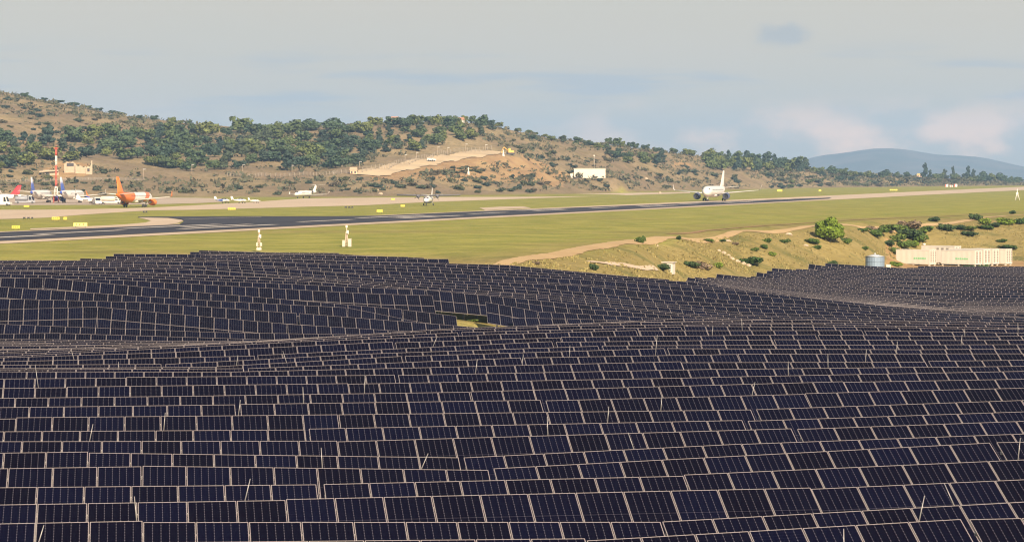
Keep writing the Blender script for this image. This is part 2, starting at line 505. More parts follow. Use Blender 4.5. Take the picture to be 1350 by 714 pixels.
def hit(px, py, y0=250.0, y1=3600.0):
    """first ground point met by the sight line through a photo position, beyond distance y0"""
    i = int(round(min(max((px - PXG[0]) / 10.0, 0), len(PXG) - 1)))
    col = GALL[i] * 0
    ii = min(max((px - PXG[0]) / 10.0, 0), len(PXG) - 1.001)
    i0 = int(ii)
    col = GALL[i0] * (1 - ii + i0) + GALL[i0 + 1] * (ii - i0)
    rows = HY - col / YALL * F
    ok = np.where((YALL >= y0) & (YALL <= y1) & (rows <= py))[0]
    if len(ok) == 0:
        k = np.where((YALL >= y0) & (YALL <= y1))[0]
        j = k[np.argmin(rows[k])]
        return at(px, YALL[j], col[j])
    j = ok[0]
    if j > 0 and rows[j - 1] > py and YALL[j - 1] >= y0:
        t = (rows[j - 1] - py) / (rows[j - 1] - rows[j] + 1e-9)
        Y = YALL[j - 1] + t * (YALL[j] - YALL[j - 1])
        return at(px, Y, col[j - 1] + t * (col[j] - col[j - 1]))
    return at(px, YALL[j], col[j])


# the ground sheet
def inpoly(px, py, poly):
    c = np.zeros(np.shape(px), bool)
    n = len(poly)
    for k in range(n):
        x0, y0 = poly[k]
        x1, y1 = poly[(k + 1) % n]
        cond = ((y0 > py) != (y1 > py)) & (px < (x1 - x0) * (py - y0) / ((y1 - y0) + 1e-12) + x0)
        c ^= cond
    return c


def road_dist(x, y):
    best = 1e9
    for (a0, b0, c0), (a1, b1, c1) in zip(HILL_ROAD, HILL_ROAD[1:]):
        xa, xb = (a0 - CX) / F * b0, (a1 - CX) / F * b1
        dx, dy = xb - xa, b1 - b0
        u = min(max(((x - xa) * dx + (y - b0) * dy) / (dx * dx + dy * dy), 0), 1)
        best = min(best, math.hypot(x - xa - u * dx, y - b0 - u * dy))
    return best


def build_ground():
    ny = len(YALL)
    # drop every second near row to keep the sheet light
    sel = np.concatenate([np.arange(0, len(YN), 2), np.arange(len(YN), ny)])
    ys = YALL[sel]
    z = GALL[:, sel]
    x = (PXG[:, None] - CX) / F * ys[None, :]
    P = np.stack([x, np.broadcast_to(ys, x.shape), z], -1).reshape(-1, 3)
    n, m = x.shape
    idx = np.arange(n * m).reshape(n, m)
    q = np.stack([idx[:-1, :-1], idx[1:, :-1], idx[1:, 1:], idx[:-1, 1:]], -1).reshape(-1, 4)
    me = bpy.data.meshes.new('ground')
    me.from_pydata(P.tolist(), [], q.tolist())
    me.polygons.foreach_set('use_smooth', [True] * len(q))
    # cover: R = fresh grass, G = bare soil, B = brown hillside
    px = np.broadcast_to(PXG[:, None], x.shape)
    Yb = np.broadcast_to(ys[None, :], x.shape)
    f = np.interp(px, PXG, footp)
    hill = np.clip((Yb - f + 15) / 25, 0, 1)
    hill = np.maximum(hill, np.clip((z - ZP - 0.4) / 0.8, 0, 1) * (Yb > 1100))
    flat = np.clip(1 - np.abs(z - ZP) / 1.6, 0, 1) * (Yb > 280)
    edge = np.interp(px, [-700, 0, 275, 450, 650, 800, 900, 1000, 1100, 1250, 1350, 2050], [300, 300, 335, 330, 340, 420, 480, 530, 575, 650, 690, 900])
    green = flat * np.clip((Yb - edge) / 120 + 0.42, 0.26, 1) * (1 - hill)
    # green also in the gully on the right and round the field
    py = HY - z / np.maximum(Yb, 1) * F
    green = np.maximum(green, 0.75 * np.exp(-((px - 1190) / 45) ** 2 - ((Yb - 625) / 22) ** 2))
    green = np.maximum(green, 0.55 * np.exp(-((px - 850) / 30) ** 2 - ((Yb - 428) / 14) ** 2))
    green = np.where(Yb < 300, 0.45, green)
    soil = np.zeros_like(x)
    for poly in ([(475, 232), (520, 222), (600, 206), (650, 200), (720, 215), (760, 236), (740, 246), (640, 240), (560, 236), (490, 240)],
                 [(660, 205), (690, 205), (730, 216), (700, 226), (655, 216)], [(50, 226), (70, 214), (122, 214), (124, 228), (90, 238), (60, 234)],
                 [(0, 184), (40, 184), (60, 192), (0, 193)], [(150, 186), (240, 190), (230, 194), (150, 191)], [(880, 214), (900, 210), (915, 218), (890, 222)]):
        soil = np.maximum(soil, 0.75 * (inpoly(px, py, poly) & (hill > 0.5)))
    soil = np.maximum(soil, 0.8 * ((Yb > 476) & (Yb < 580) & (px > 1165)))
    ca = me.color_attributes.new('cover', 'FLOAT_COLOR', 'POINT')
    cols = np.stack([green, soil, hill, np.ones_like(x)], -1).reshape(-1).astype(np.float32)
    ca.data.foreach_set('color', cols)
    m_, nt, p = newmat('turf_and_soil')
    at_ = nt.nodes.new('ShaderNodeVertexColor')
    at_.layer_name = 'cover'
    s = nt.nodes.new('ShaderNodeSeparateColor')
    L(nt, at_.outputs[0], s.inputs[0])
    gr, so, hi = s.outputs[0], s.outputs[1], s.outputs[2]
    ge = nt.nodes.new('ShaderNodeNewGeometry')
    pos = ge.outputs['Position']
    big = NOISE(nt, pos, 0.018, 5, 0.6)
    med = NOISE(nt, pos, 0.11, 5, 0.6)
    fine = NOISE(nt, pos, 0.9, 4, 0.6)
    streak = NOISE(nt, VSCALE(nt, pos, (0.016, 0.05, 0.05)), 1.0, 5, 0.6)
    tan = MIX(nt, SMOOTH(nt, med, 0.35, 0.68), (0.225, 0.178, 0.064), (0.275, 0.218, 0.086))
    tan = MIX(nt, M1(nt, 'MULTIPLY', SMOOTH(nt, fine, 0.52, 0.72), 0.55), tan, (0.130, 0.115, 0.042))
    tan = MIX(nt, M1(nt, 'MULTIPLY', SMOOTH(nt, NOISE(nt, pos, 0.085, 5, 0.62), 0.50, 0.66), 0.8), tan, (0.120, 0.122, 0.040))
    grass = MIX(nt, SMOOTH(nt, med, 0.35, 0.66), (0.200, 0.210, 0.044), (0.305, 0.282, 0.070))
    grass = MIX(nt, M1(nt, 'MULTIPLY', SMOOTH(nt, fine, 0.50, 0.75), 0.35), grass, (0.115, 0.130, 0.030))
    gf = M1(nt, 'ADD', gr, M1(nt, 'MULTIPLY', M1(nt, 'SUBTRACT', M1(nt, 'ADD', streak, M1(nt, 'MULTIPLY', big, 0.5)), 0.75), 2.3), clamp=True)
    gf = M1(nt, 'MULTIPLY', gf, SMOOTH(nt, gr, 0.02, 0.25))
    c = MIX(nt, gf, tan, grass)
    brown = MIX(nt, SMOOTH(nt, big, 0.36, 0.66), (0.205, 0.152, 0.098), (0.280, 0.216, 0.122))
    brown = MIX(nt, M1(nt, 'MULTIPLY', SMOOTH(nt, med, 0.46, 0.64), 0.60), brown, (0.160, 0.128, 0.066))
    brown = MIX(nt, M1(nt, 'MULTIPLY', SMOOTH(nt, NOISE(nt, pos, 0.05, 4, 0.6), 0.58, 0.72), 0.6), brown, (0.30, 0.205, 0.11))
    brown = MIX(nt, M1(nt, 'MULTIPLY', SMOOTH(nt, NOISE(nt, pos, 0.35, 4, 0.6), 0.52, 0.66), 0.45), brown, (0.085, 0.078, 0.042))
    c = MIX(nt, hi, c, brown)
    soilc = MIX(nt, SMOOTH(nt, med, 0.35, 0.65), (0.33, 0.185, 0.085), (0.40, 0.27, 0.135))
    c = MIX(nt, M1(nt, 'MULTIPLY', so, SMOOTH(nt, M1(nt, 'ADD', so, M1(nt, 'MULTIPLY', M1(nt, 'SUBTRACT', med, 0.5), 1.6)), 0.35, 0.75)), c, soilc)
    L(nt, c, p.inputs['Base Color'])
    p.inputs['Roughness'].default_value = 0.95
    p.inputs['Specular IOR Level'].default_value = 0.1
    bm = nt.nodes.new('ShaderNodeBump')
    bm.inputs['Strength'].default_value = 0.5
    bm.inputs['Distance'].default_value = 1.2
    L(nt, M1(nt, 'ADD', NOISE(nt, pos, 0.45, 4, 0.6), M1(nt, 'MULTIPLY', fine, 0.4)), bm.inputs['Height'])
    L(nt, bm.outputs[0], p.inputs['Normal'])
    me.materials.append(m_)
    o = link('ground', me)
    tag(o, kind='structure')


build_ground()


# the far mountain across the sea
def build_mountain():
    D = 11500.0
    prof = [(1000, 236), (1040, 224), (1065, 210), (1090, 202), (1110, 197), (1130, 193.5), (1150, 192), (1175, 192.5), (1200, 195.5), (1230, 200), (1260, 205), (1300, 211), (1350, 219), (1420, 226), (1500, 232), (1600, 238)]
    pxs = np.arange(1000, 1601, 6.0)
    ys = np.linspace(-1, 1, 24)
    P, q = [], []
    for px in pxs:
        h = -(np.interp(px, *zip(*prof)) - HY) / F * D + 70
        for t in ys:
            Y = D + t * 1500
            w = max(0.0, 1 - abs(t)) ** 0.8
            x = (px - CX) / F * D
            z = -70 + h * w * (1 + 0.05 * math.sin(x / 140 + t * 5) + 0.03 * math.sin(x / 60 - t * 9)) * (1.0 if t > -2 else 1)
            P.append((x, Y, z))
    n, m = len(pxs), len(ys)
    for i in range(n - 1):
        for j in range(m - 1):
            a = i * m + j
            q.append((a, a + m, a + m + 1, a + 1))
    me = bpy.data.meshes.new('mountain')
    me.from_pydata(P, [], q)
    me.polygons.foreach_set('use_smooth', [True] * len(q))
    m_, nt, p = newmat('mountain_scrub')
    ge = nt.nodes.new('ShaderNodeNewGeometry')
    n1 = NOISE(nt, ge.outputs['Position'], 0.004, 6, 0.6)
    L(nt, MIX(nt, SMOOTH(nt, n1, 0.4, 0.62), (0.045, 0.058, 0.05), (0.10, 0.095, 0.085)), p.inputs['Base Color'])
    p.inputs['Roughness'].default_value = 1
    me.materials.append(m_)
    tag(link('mountain', me), kind='structure')


build_mountain()


# ------------------------------------------------------------------ runway, aprons, tracks
def surf(name, c0, c1, scale=0.15, rough=0.9, c2=None):
    m, nt, p = newmat(name)
    ge = nt.nodes.new('ShaderNodeNewGeometry')
    a = NOISE(nt, ge.outputs['Position'], scale, 6, 0.65)
    b = NOISE(nt, VSCALE(nt, ge.outputs['Position'], (0.02, 0.006, 0.02)), 1.0, 5, 0.6)
    c = MIX(nt, SMOOTH(nt, M1(nt, 'MULTIPLY_ADD', a, 0.6, M1(nt, 'MULTIPLY', b, 0.4)), 0.36, 0.64), c0, c1)
    L(nt, c, p.inputs['Base Color'])
    p.inputs['Roughness'].default_value = rough
    p.inputs['Specular IOR Level'].default_value = 0.25
    return m


ASPHALT = surf('asphalt', (0.022, 0.023, 0.034), (0.042, 0.042, 0.054), 0.08)
PALE = surf('pale_pavement', (0.43, 0.335, 0.24), (0.52, 0.41, 0.30), 0.1)
PALE2 = surf('old_pavement', (0.36, 0.29, 0.225), (0.45, 0.36, 0.28), 0.1)
PAINT = surf('road_paint', (0.46, 0.42, 0.38), (0.58, 0.53, 0.48), 0.4)
DIRT = surf('dirt_track', (0.37, 0.25, 0.125), (0.45, 0.32, 0.165), 0.25)
RW0, RWD = Vector((-82, 437)), Vector((0.283, 1.0)).normalized()
RWN = Vector((RWD.y, -RWD.x))              # towards the camera's side


def rw(t, w):
    return RW0 + RWD * t + RWN * w


def flatpoly(name, pts, z, mat, kind='structure'):
    """one flat sheet on the plateau from a list of ground points"""
    mb = MB()
    mb.add([(p[0], p[1], z) for p in pts], [tuple(range(len(pts)))])
    me = mb.mesh(name, mat)
    if me.polygons[0].normal.z < 0:
        me.flip_normals()
    o = link(name, me)
    tag(o, kind=kind)
    return o


def g(px, py):
    Y = -ZP * F / (py - HY)
    return ((px - CX) / F * Y, Y)


def strip(name, lo, hi, z, mat, kind='structure'):
    flatpoly(name, [g(*p) for p in lo] + [g(*p) for p in reversed(hi)], z, mat, kind)


T_END = 815.0
flatpoly('runway_shoulder', [rw(-430, 21.5), rw(1000, 20.5), rw(1700, 27), rw(2330, 34), rw(2330, -30), rw(1500, -24), rw(1000, -19), rw(700, -17.5), rw(-430, -17)], ZP + 0.05, PALE)
flatpoly('runway', [rw(-430, 14), rw(T_END - 170, 15), rw(T_END - 60, 11.5), rw(T_END, 3), rw(T_END - 70, -2), rw(T_END - 330, -8), rw(T_END - 520, -14), rw(-430, -14)], ZP + 0.09, ASPHALT)
strip('taxiway', [(-300, 295), (0, 289), (60, 287), (110, 283), (150, 280.3), (200, 277.3), (260, 276.5), (330, 274.7), (400, 272.6), (480, 270.6), (560, 266.6), (640, 263.6), (760, 259.5), (910, 254.6)],
      [(-300, 278.5), (0, 276.6), (60, 276.4), (110, 275.8), (150, 275), (200, 273.6), (260, 270.5), (330, 266.5), (400, 261.6), (480, 260.6), (560, 260), (640, 258.6), (760, 255.6), (910, 252.9)], ZP + 0.03, PALE)
strip('apron', [(-300, 271.5), (150, 270), (215, 269), (260, 267.8), (300, 266)], [(-300, 261), (150, 260.5), (215, 260.5), (260, 260.8), (300, 261.5)], ZP + 0.035, PALE2)
strip('taxiway_turn', [(40, 303), (110, 300.5), (160, 299), (205, 297.6), (233, 294.6), (242, 291.4)], [(40, 301.4), (110, 298.8), (160, 296.4), (192, 293.6), (199, 291.2), (192, 289.2)], ZP + 0.06, PALE)
strip('taxiway_link', [(192, 289.2), (242, 291.4), (240, 290)], [(182, 286.9), (222, 287.6)], ZP + 0.062, PALE)
strip('taxiway_crossing', [(182, 286.9), (222, 287.6), (238, 289.3), (243, 292), (237, 295.8), (300, 296.5), (420, 291.5), (510, 287)], [(182, 286.2), (210, 286), (255, 285.7), (340, 285.4), (400, 285.5), (430, 285.5), (480, 285), (510, 284.6)], ZP + 0.12, ASPHALT)
strip('taxiway_crossing', [(640, 277.4), (672, 275.6), (700, 274.4)], [(632, 274.2), (660, 272.6), (690, 272.2)], ZP + 0.065, PALE)


def dashes():
    mb = MB()
    t = -420.0
    while t < 880:
        for w0, w1, ln in ((-1.0, 1.0, 34),):
            q = [rw(t, w0), rw(t, w1), rw(t + ln, w1), rw(t + ln, w0)]
            mb.add([(p.x, p.y, ZP + 0.15) for p in q], [(0, 1, 2, 3)])
        t += 62
    for t0, ws in ((-40, (5.0, -5.0)), (60, (6.0, -6.0)), (190, (5.0, -5.0)), (330, (-6.0,)), (430, (6.0,)), (560, (-6.0, 6.0))):
        for w in ws:
            q = [rw(t0, w - 1.1), rw(t0, w + 1.1), rw(t0 + 48, w + 1.1), rw(t0 + 48, w - 1.1)]
            mb.add([(p.x, p.y, ZP + 0.15) for p in q], [(0, 1, 2, 3)])
    me = mb.mesh('runway_marking', PAINT)
    o = link('runway_marking', me)
    tag(o, kind='structure')
    # lead-off line of the turn
    pts = [g(205, 292.3), g(250, 289.5), g(310, 287.5), g(345, 286.7)]
    mb = MB()
    up = [(x, y - 2.2) for x, y in pts]
    mb.add([(x, y, ZP + 0.16) for x, y in pts + up[::-1]], [(0, 1, 6, 7), (1, 2, 5, 6), (2, 3, 4, 5)])
    tag(mb.build('taxiway_marking', PAINT), kind='structure')


dashes()


def draped(name, pts, width, mat, dz=0.06, n=90):
    """a track laid along ground points (px, distance) with its own width, following the ground"""
    P = [Vector(((px - CX) / F * Y, Y)) for px, Y in pts]
    d = [0]
    for a, b in zip(P, P[1:]):
        d.append(d[-1] + (b - a).length)
    mb = MB()
    vs_ = []
    rnd = random.Random(3)
    for i in range(n + 1):
        s = d[-1] * i / n
        x, y = np.interp(s, d, [p.x for p in P]), np.interp(s, d, [p.y for p in P])
        x2, y2 = np.interp(s + 1.0, d, [p.x for p in P]), np.interp(s + 1.0, d, [p.y for p in P])
        x1, y1 = np.interp(s - 1.0, d, [p.x for p in P]), np.interp(s - 1.0, d, [p.y for p in P])
        t = Vector((x2 - x1, y2 - y1)).normalized()
        nrm = Vector((t.y, -t.x))
        for k in range(5):
            w = (k / 4 - 0.5) * width * (1 + 0.25 * (rnd.random() - 0.5) * (k in (0, 4)))
            q = Vector((x, y)) + nrm * w
            vs_.append((q.x, q.y, ground(CX + q.x / q.y * F, q.y) + dz))
    fs = []
    for i in range(n):
        for k in range(4):
            a = i * 5 + k
            fs.append((a, a + 1, a + 6, a + 5))
    mb.add(vs_, fs, 0, True)
    me = mb.mesh(name, mat)
    if me.polygons[0].normal.z < 0:
        me.flip_normals()
    return tag(link(name, me), kind='structure')


trk = [(636, 342.6), (660, 341), (700, 337), (740, 332.5), (790, 323.5), (830, 317.5), (880, 311.5), (930, 307.5), (1000, 301.6), (1060, 298), (1110, 294.5), (1180, 291), (1250, 288.5), (1300, 286), (1350, 283), (1500, 276)]
draped('dirt_track', [(px, -ZP * F / (py - HY)) for px, py in trk[:7]], 3.4, DIRT, 0.07, 80)
draped('dirt_track', [(px, -ZP * F / (py - HY)) for px, py in trk[6:]], 2.2, DIRT, 0.07, 120)
draped('dirt_track', [(px, -ZP * F / (py - 3.6 - HY)) for px, py in trk[6:]], 1.2, surf('brown_track', (0.24, 0.14, 0.07), (0.30, 0.19, 0.09), 0.25), 0.07, 120)
draped('hill_road', [(a, b) for a, b, c in HILL_ROAD], 19, surf('sandy_road', (0.42, 0.32, 0.20), (0.50, 0.39, 0.25), 0.1), 0.35, 90)
pp = [hit(px, py, 290) for px, py in [(776, 345.6), (800, 348), (830, 351), (866, 354.3)]]
draped('path', [(CX + p.x / p.y * F, p.y) for p in pp], 0.9, PALE, 0.12, 40)

# ------------------------------------------------------------------ solar tables
MW, ML = 1.08, 1.935                       # module width and length
PW, PL = 1.10, 1.955                       # with the gap
TILT = R(24)
FIELD_END = [(-700, 263), (0, 263), (100, 267), (200, 283), (270, 312.5), (330, 312.5), (450, 303), (600, 291), (700, 286), (800, 283.5), (850, 281), (896, 279)]
RIGHT_END = [(880, 330), (905, 372), (930, 396), (960, 415), (1000, 434), (1100, 469), (1200, 474), (2050, 474)]


def module_template(f=0.0145):
    """glass in an aluminium frame: (verts, faces, material, uv per corner)"""
    t = 0.035
    hx, hy = MW / 2, ML / 2
    o = [(-hx, -hy), (hx, -hy), (hx, hy), (-hx, hy)]
    i = [(-hx + f, -hy + f), (hx - f, -hy + f), (hx - f, hy - f), (-hx + f, hy - f)]
    v = [(x, y, 0) for x, y in o] + [(x, y, -0.003) for x, y in i] + [(x, y, -t) for x, y in o]
    fc = [(4, 5, 6, 7), (0, 1, 5, 4), (1, 2, 6, 5), (2, 3, 7, 6), (3, 0, 4, 7), (1, 0, 8, 9), (2, 1, 9, 10), (3, 2, 10, 11), (0, 3, 11, 8), (11, 10, 9, 8)]
    mi = [0] + [1] * 9
    uv = {4: (0, 0), 5: (1, 0), 6: (1, 1), 7: (0, 1)}
    return v, fc, mi, uv


MT = module_template()
MT_FAR = module_template(0.022)           # the older modules of the far hollow have broader frames


def module_mesh(name, mats_list, tmpl=None):
    """mats_list: 4x4 numpy transforms, one per module; all in one mesh"""
    v0, f0, m0, uv0 = tmpl or MT
    V0 = np.array([(*p, 1.0) for p in v0])
    k = len(mats_list)
    A = np.array(mats_list)
    V = np.einsum('kij,nj->kni', A, V0)[:, :, :3].reshape(-1, 3)
    nv = len(v0)
    faces = [tuple(i + b * nv for i in f) for b in range(k) for f in f0]
    me = bpy.data.meshes.new(name)
    me.from_pydata(V.tolist(), [], faces)
    me.materials.append(GLASS)
    me.materials.append(FRAMEM)
    me.polygons.foreach_set('material_index', m0 * k)
    ul = me.uv_layers.new(name='UVMap')
    one = []
    for f in f0:
        for i in f:
            one += uv0.get(i, (0.5, 0.5)) if f == f0[0] else (0.5, 0.5)
    ul.data.foreach_set('uv', np.tile(np.array(one, np.float32), k))
    me.update()
    return me


def trans(x, y, z=0.0):
    m = np.eye(4)
    m[:3, 3] = (x, y, z)
    return m


MODULE = module_mesh('solar_panel', [np.eye(4)])
# table frame: x along the row from the table's left end, y up the slope, 0 at the top edge, z out of the glass
FRAME_ME, POST_ME, ARRAY_ME, ALL_ME = {}, {}, {}, {}


def frame_mb(n):
    mb = MB()
    ln = n * PW
    for y in (-0.45, -1.45, -2.45, -3.45):
        mb.box((ln / 2, y, -0.075), (ln, 0.05, 0.07))
    for x in post_x(n):
        mb.box((x, -1.95, -0.17), (0.07, 3.5, 0.11))
        mb.tube((x, -3.1, -0.22), (x, -1.9 - 0.9 * math.sin(TILT), -1.0), 0.025, n=6)
    return mb


def post_x(n):
    ln = n * PW
    k = max(2, round(ln / 4.2))
    return [ln * (i + 0.5) / k for i in range(k)]


def post_mb(mb=None, x=0.0, off=(0, 0, 0)):
    """a driven post below the middle of the table, plumb in the tilted frame"""
    mb = mb or MB()
    d = Vector((0, -math.sin(TILT), -math.cos(TILT)))
    p0 = Vector((x, -1.75, -0.2))
    mb.tube(p0, p0 + d * 2.6, 0.07, n=6)
    return mb


POST = None


def table_meshes(n):
    if n not in FRAME_ME:
        FRAME_ME[n] = frame_mb(n).mesh('support_frame', STEEL)
        ms = [trans((i + 0.5) * PW, -PL * (j + 0.5)) for i in range(n) for j in (0, 1)]
        ARRAY_ME[n] = module_mesh('panel_array', ms)
    return FRAME_ME[n], ARRAY_ME[n]


POST = post_mb().mesh('post', STEEL)


class Table:
    pass


def basis(p0, p1, a):
    r = (p1 - p0).normalized()
    h = Vector((-math.sin(a), math.cos(a), 0))
    u = h * math.cos(TILT) + Vector((0, 0, math.sin(TILT)))
    u = (u - r * u.dot(r)).normalized()
    n = r.cross(u)
    m = Matrix(((r.x, u.x, n.x, p0.x), (r.y, u.y, n.y, p0.y), (r.z, u.z, n.z, p0.z), (0, 0, 0, 1)))
    return m


def make_rows():
    rnd = random.Random(11)
    out = []
    # one long run of rows over the near slope and the middle hill, another beyond the spur on the right
    for block, ang, ystart, yend, pitch in (('near', R(8.0), 46.0, 330.0, 4.02), ('far', R(-8.0), 262.0, 520.0, 4.1)):
        ca, sa = math.cos(ang), math.sin(ang)
        k = 0
        y = ystart
        while y < yend:
            off = rnd.uniform(0, 12)
            if block == 'far':
                off = 0.0 + 0.25 * math.sin(k * 0.7) * PW
            xl, xr = -0.245 * y - 14, 0.255 * y + 16
            s = -math.floor((0 - xl) / PW) * PW - off
            while s * ca < xr:
                n = rnd.choice((7, 8, 9, 10, 11, 12)) if y < 160 and block == 'near' else rnd.choice((11, 12, 13, 14, 15, 16))
                if block == 'far':
                    n = 14 if s * ca / (y + s * sa) > 0.11 else 5
                elif 214 < y + s * sa < 244 and 400 < CX + s * ca / (y + s * sa) * F < 690:
                    n = 4
                ln = n * PW
                gap = rnd.choice((0.0, 0.0, 0.0, 0.02, 0.12, 0.16)) if block == 'near' else 0.02
                x0, y0 = s * ca, y + s * sa
                x1, y1 = (s + ln) * ca, y + (s + ln) * sa
                s += ln + gap
                xm, ym = (x0 + x1) / 2, (y0 + y1) / 2
                if ym < 40:
                    continue
                pxm = CX + xm / ym * F
                pa, pb = CX + x0 / y0 * F, CX + x1 / y1 * F
                lim = np.interp(pxm, *zip(*FIELD_END))
                if block == 'near':
                    if ym > lim or (pxm > 896 and ym > 281):
                        continue
                    # the small clearing in the hollow
                    if (220.2 < ym < 224 and 572 < pxm < 640) or (224 <= ym < 228.2 and 556 < pxm < 652) or (228.2 <= ym < 232 and 566 < pxm < 662):
                        continue
                else:
                    if pxm < 893 or ym > min(np.interp(pa, *zip(*RIGHT_END)), np.interp(pb, *zip(*RIGHT_END))) or ym < 285:
                        continue
                if pxm < -420 or pxm > 1770:
                    continue
                jit = rnd.uniform(-0.018, 0.018)
                p0 = Vector((x0, y0, top(x0, y0) + jit))
                p1 = Vector((x1, y1, top(x1, y1) + jit + rnd.uniform(-0.015, 0.015)))
                if block == 'far' and abs(p1.z - p0.z) > 0.15 * ln:
                    continue
                t = Table()
                t.p0, t.p1, t.n, t.block, t.row, t.ym, t.xm = p0, p1, n, block, k, ym, xm
                t.M = basis(p0, p1, ang)
                out.append(t)
            y += pitch
            k += 1
    return out


TABLES = make_rows()


def visibility(tabs):
    lim = np.full(1351, 760.0)
    yy = np.minimum(lim, 714)
    for t in sorted(tabs, key=lambda t: t.ym):
        a, b = proj(t.p0), proj(t.p1)
        i0, i1 = max(0, int(math.ceil(a[0]))), min(1350, int(b[0]))
        t.area = 0.0
        t.py = (a[1] + b[1]) / 2
        if i1 <= i0:
            continue
        xs = np.arange(i0, i1 + 1)
        ys = np.interp(xs, (a[0], b[0]), (a[1], b[1]))
        vis = np.clip(np.minimum(lim[i0:i1 + 1], 714) - ys, 0, None)
        low = t.M @ Vector((0, -2 * PL, 0))
        hgt = max(2.0, proj(low)[1] - a[1])
        t.area = float(np.minimum(vis, hgt).sum())
        lim[i0:i1 + 1] = np.minimum(lim[i0:i1 + 1], ys)


visibility(TABLES)
LIMIT = 300
ranked = sorted([t for t in TABLES if t.area > 40], key=lambda t: -t.area)
SOLO = ranked[:LIMIT]
solo_ids = {id(t) for t in SOLO}
REST = [t for t in TABLES if id(t) not in solo_ids]
print('tables', len(TABLES), 'visible', len(ranked), 'smallest solo', SOLO[-1].area)


def ordn(n):
    if 10 <= n % 100 <= 20:
        return f'{n}th'
    return f'{n}' + {1: 'st', 2: 'nd', 3: 'rd'}.get(n % 10, 'th')


def zone(t):
    if t.block == 'far':
        return 'far'
    return 'near' if t.ym < 162 else 'mid'


def place_tables():
    rows = {}
    for t in SOLO:
        t.zone = zone(t)
        rows.setdefault((t.zone, t.row), []).append(t)
    order = {z: sorted({r for zz, r in rows if zz == z}) for z in ('near', 'mid', 'far')}
    nmod = 0
    for (z, r), ts in rows.items():
        ts.sort(key=lambda t: t.p0.x / t.p0.y)
        ri = order[z].index(r) + 1
        for i, t in enumerate(ts):
            ln = 'only table in' if len(ts) == 1 else f'{ordn(i + 1)} table from the left in'
            if z == 'near':
                lab = f'near-black solar {ln} the {ordn(ri)} row up from the bottom'
                grp = 'solar tables on the near slope'
            elif z == 'mid':
                lab = f'navy solar {ln} the {ordn(ri)} row up the middle hill'
                grp = 'solar tables on the middle hill'
            else:
                lab = f'purplish far solar {ln} the {ordn(ri)} row of the right-hand hollow'
                grp = 'solar tables in the hollow by the containers'
            fm, am = table_meshes(t.n)
            detail = t.area > 250 and (z == 'near' or (z == 'mid' and t.area > 520))
            if z == 'far' and not detail:
                if t.n not in ALL_ME:
                    ALL_ME[t.n] = module_mesh('solar_table', [trans((i + 0.5) * PW, -PL * (j + 0.5)) for i in range(t.n) for j in (0, 1)], MT_FAR)
                o = link('solar_table', ALL_ME[t.n])
                o.matrix_world = t.M
                tag(o, lab, 'solar table', grp)
                continue
            root = link('solar_table', None)
            root.matrix_world = t.M
            root.empty_display_size = 0.3
            tag(root, lab, 'solar table', grp)
            if detail:
                for a in range(t.n):
                    for b in (0, 1):
                        m = link('solar_panel', MODULE, root)
                        m.location = ((a + 0.5) * PW, -PL * (b + 0.5), 0)
                        nmod += 1
            else:
                link('panel_array', am, root)
            link('support_frame', fm, root)
            for x in post_x(t.n):
                p = link('post', POST, root)
                p.location = (x, 0, 0)
    print('solo tables', len(SOLO), 'module objects', nmod)


place_tables()


def rest_tables():
    ms, mf = [], []
    for t in REST:
        A = np.array(t.M)
        for i in range(t.n):
            for j in (0, 1):
                (mf if t.block == 'far' else ms).append(A @ trans((i + 0.5) * PW, -PL * (j + 0.5)))
    o = link('solar_tables_beyond', module_mesh('solar_tables_beyond', ms))
    tag(o, 'rows of solar tables too small or hidden to tell apart', 'solar tables', kind='stuff')
    link('far_panels', module_mesh('far_panels', mf, MT_FAR), o)
    mb = MB()
    for t in REST:
        for x in post_x(t.n):
            p0 = t.M @ Vector((x, -1.75, -0.15))
            mb.tube(p0, p0 - Vector((0, 0, 2.4)), 0.07, n=5)
            q0, q1 = t.M @ Vector((x, -0.1, -0.13)), t.M @ Vector((x, -3.75, -0.13))
            mb.tube(q0, q1, 0.05, n=4)
    f = mb.build('support_frames', STEEL, o)


rest_tables()

# lightning rods: (base px, base row, tip px, tip row) in the photo; each stands behind the table whose top edge it rises over
RODS = [(46, 714, 55, 690), (180, 683, 176, 652), (213, 559, 215, 536), (115, 578, 120, 556), (312, 543, 315, 523), (320, 653, 328, 625), (423, 633, 421, 607), (399, 530, 398, 509),
        (552, 612, 563, 592), (798, 555, 800, 534), (719, 572, 718, 548), (836, 587, 827, 566), (869, 541, 871, 522), (479, 513, 480, 490),
        (1210, 680, 1219, 647), (1255, 651, 1240, 623), (1339, 617, 1343, 589), (1111, 714, 1111, 689), (990, 515, 995, 498),
        (50, 507, 45, 477), (97, 472, 92, 458), (378, 477, 372, 462), (311, 480, 313, 467), (155, 487, 154, 478),
        (568, 457, 575, 443), (625, 492, 628, 473), (687, 478, 689, 464), (750, 470, 751, 455), (863, 470, 866, 443),
        (938, 440, 939, 427), (1180, 468, 1182, 452), (1140, 476, 1142, 460), (1091, 487, 1091, 469), (1038, 498, 1038, 480), (1266, 453, 1268, 440), (1272, 445, 1272, 435), (1342, 438, 1342, 425), (978, 437, 977, 422)]


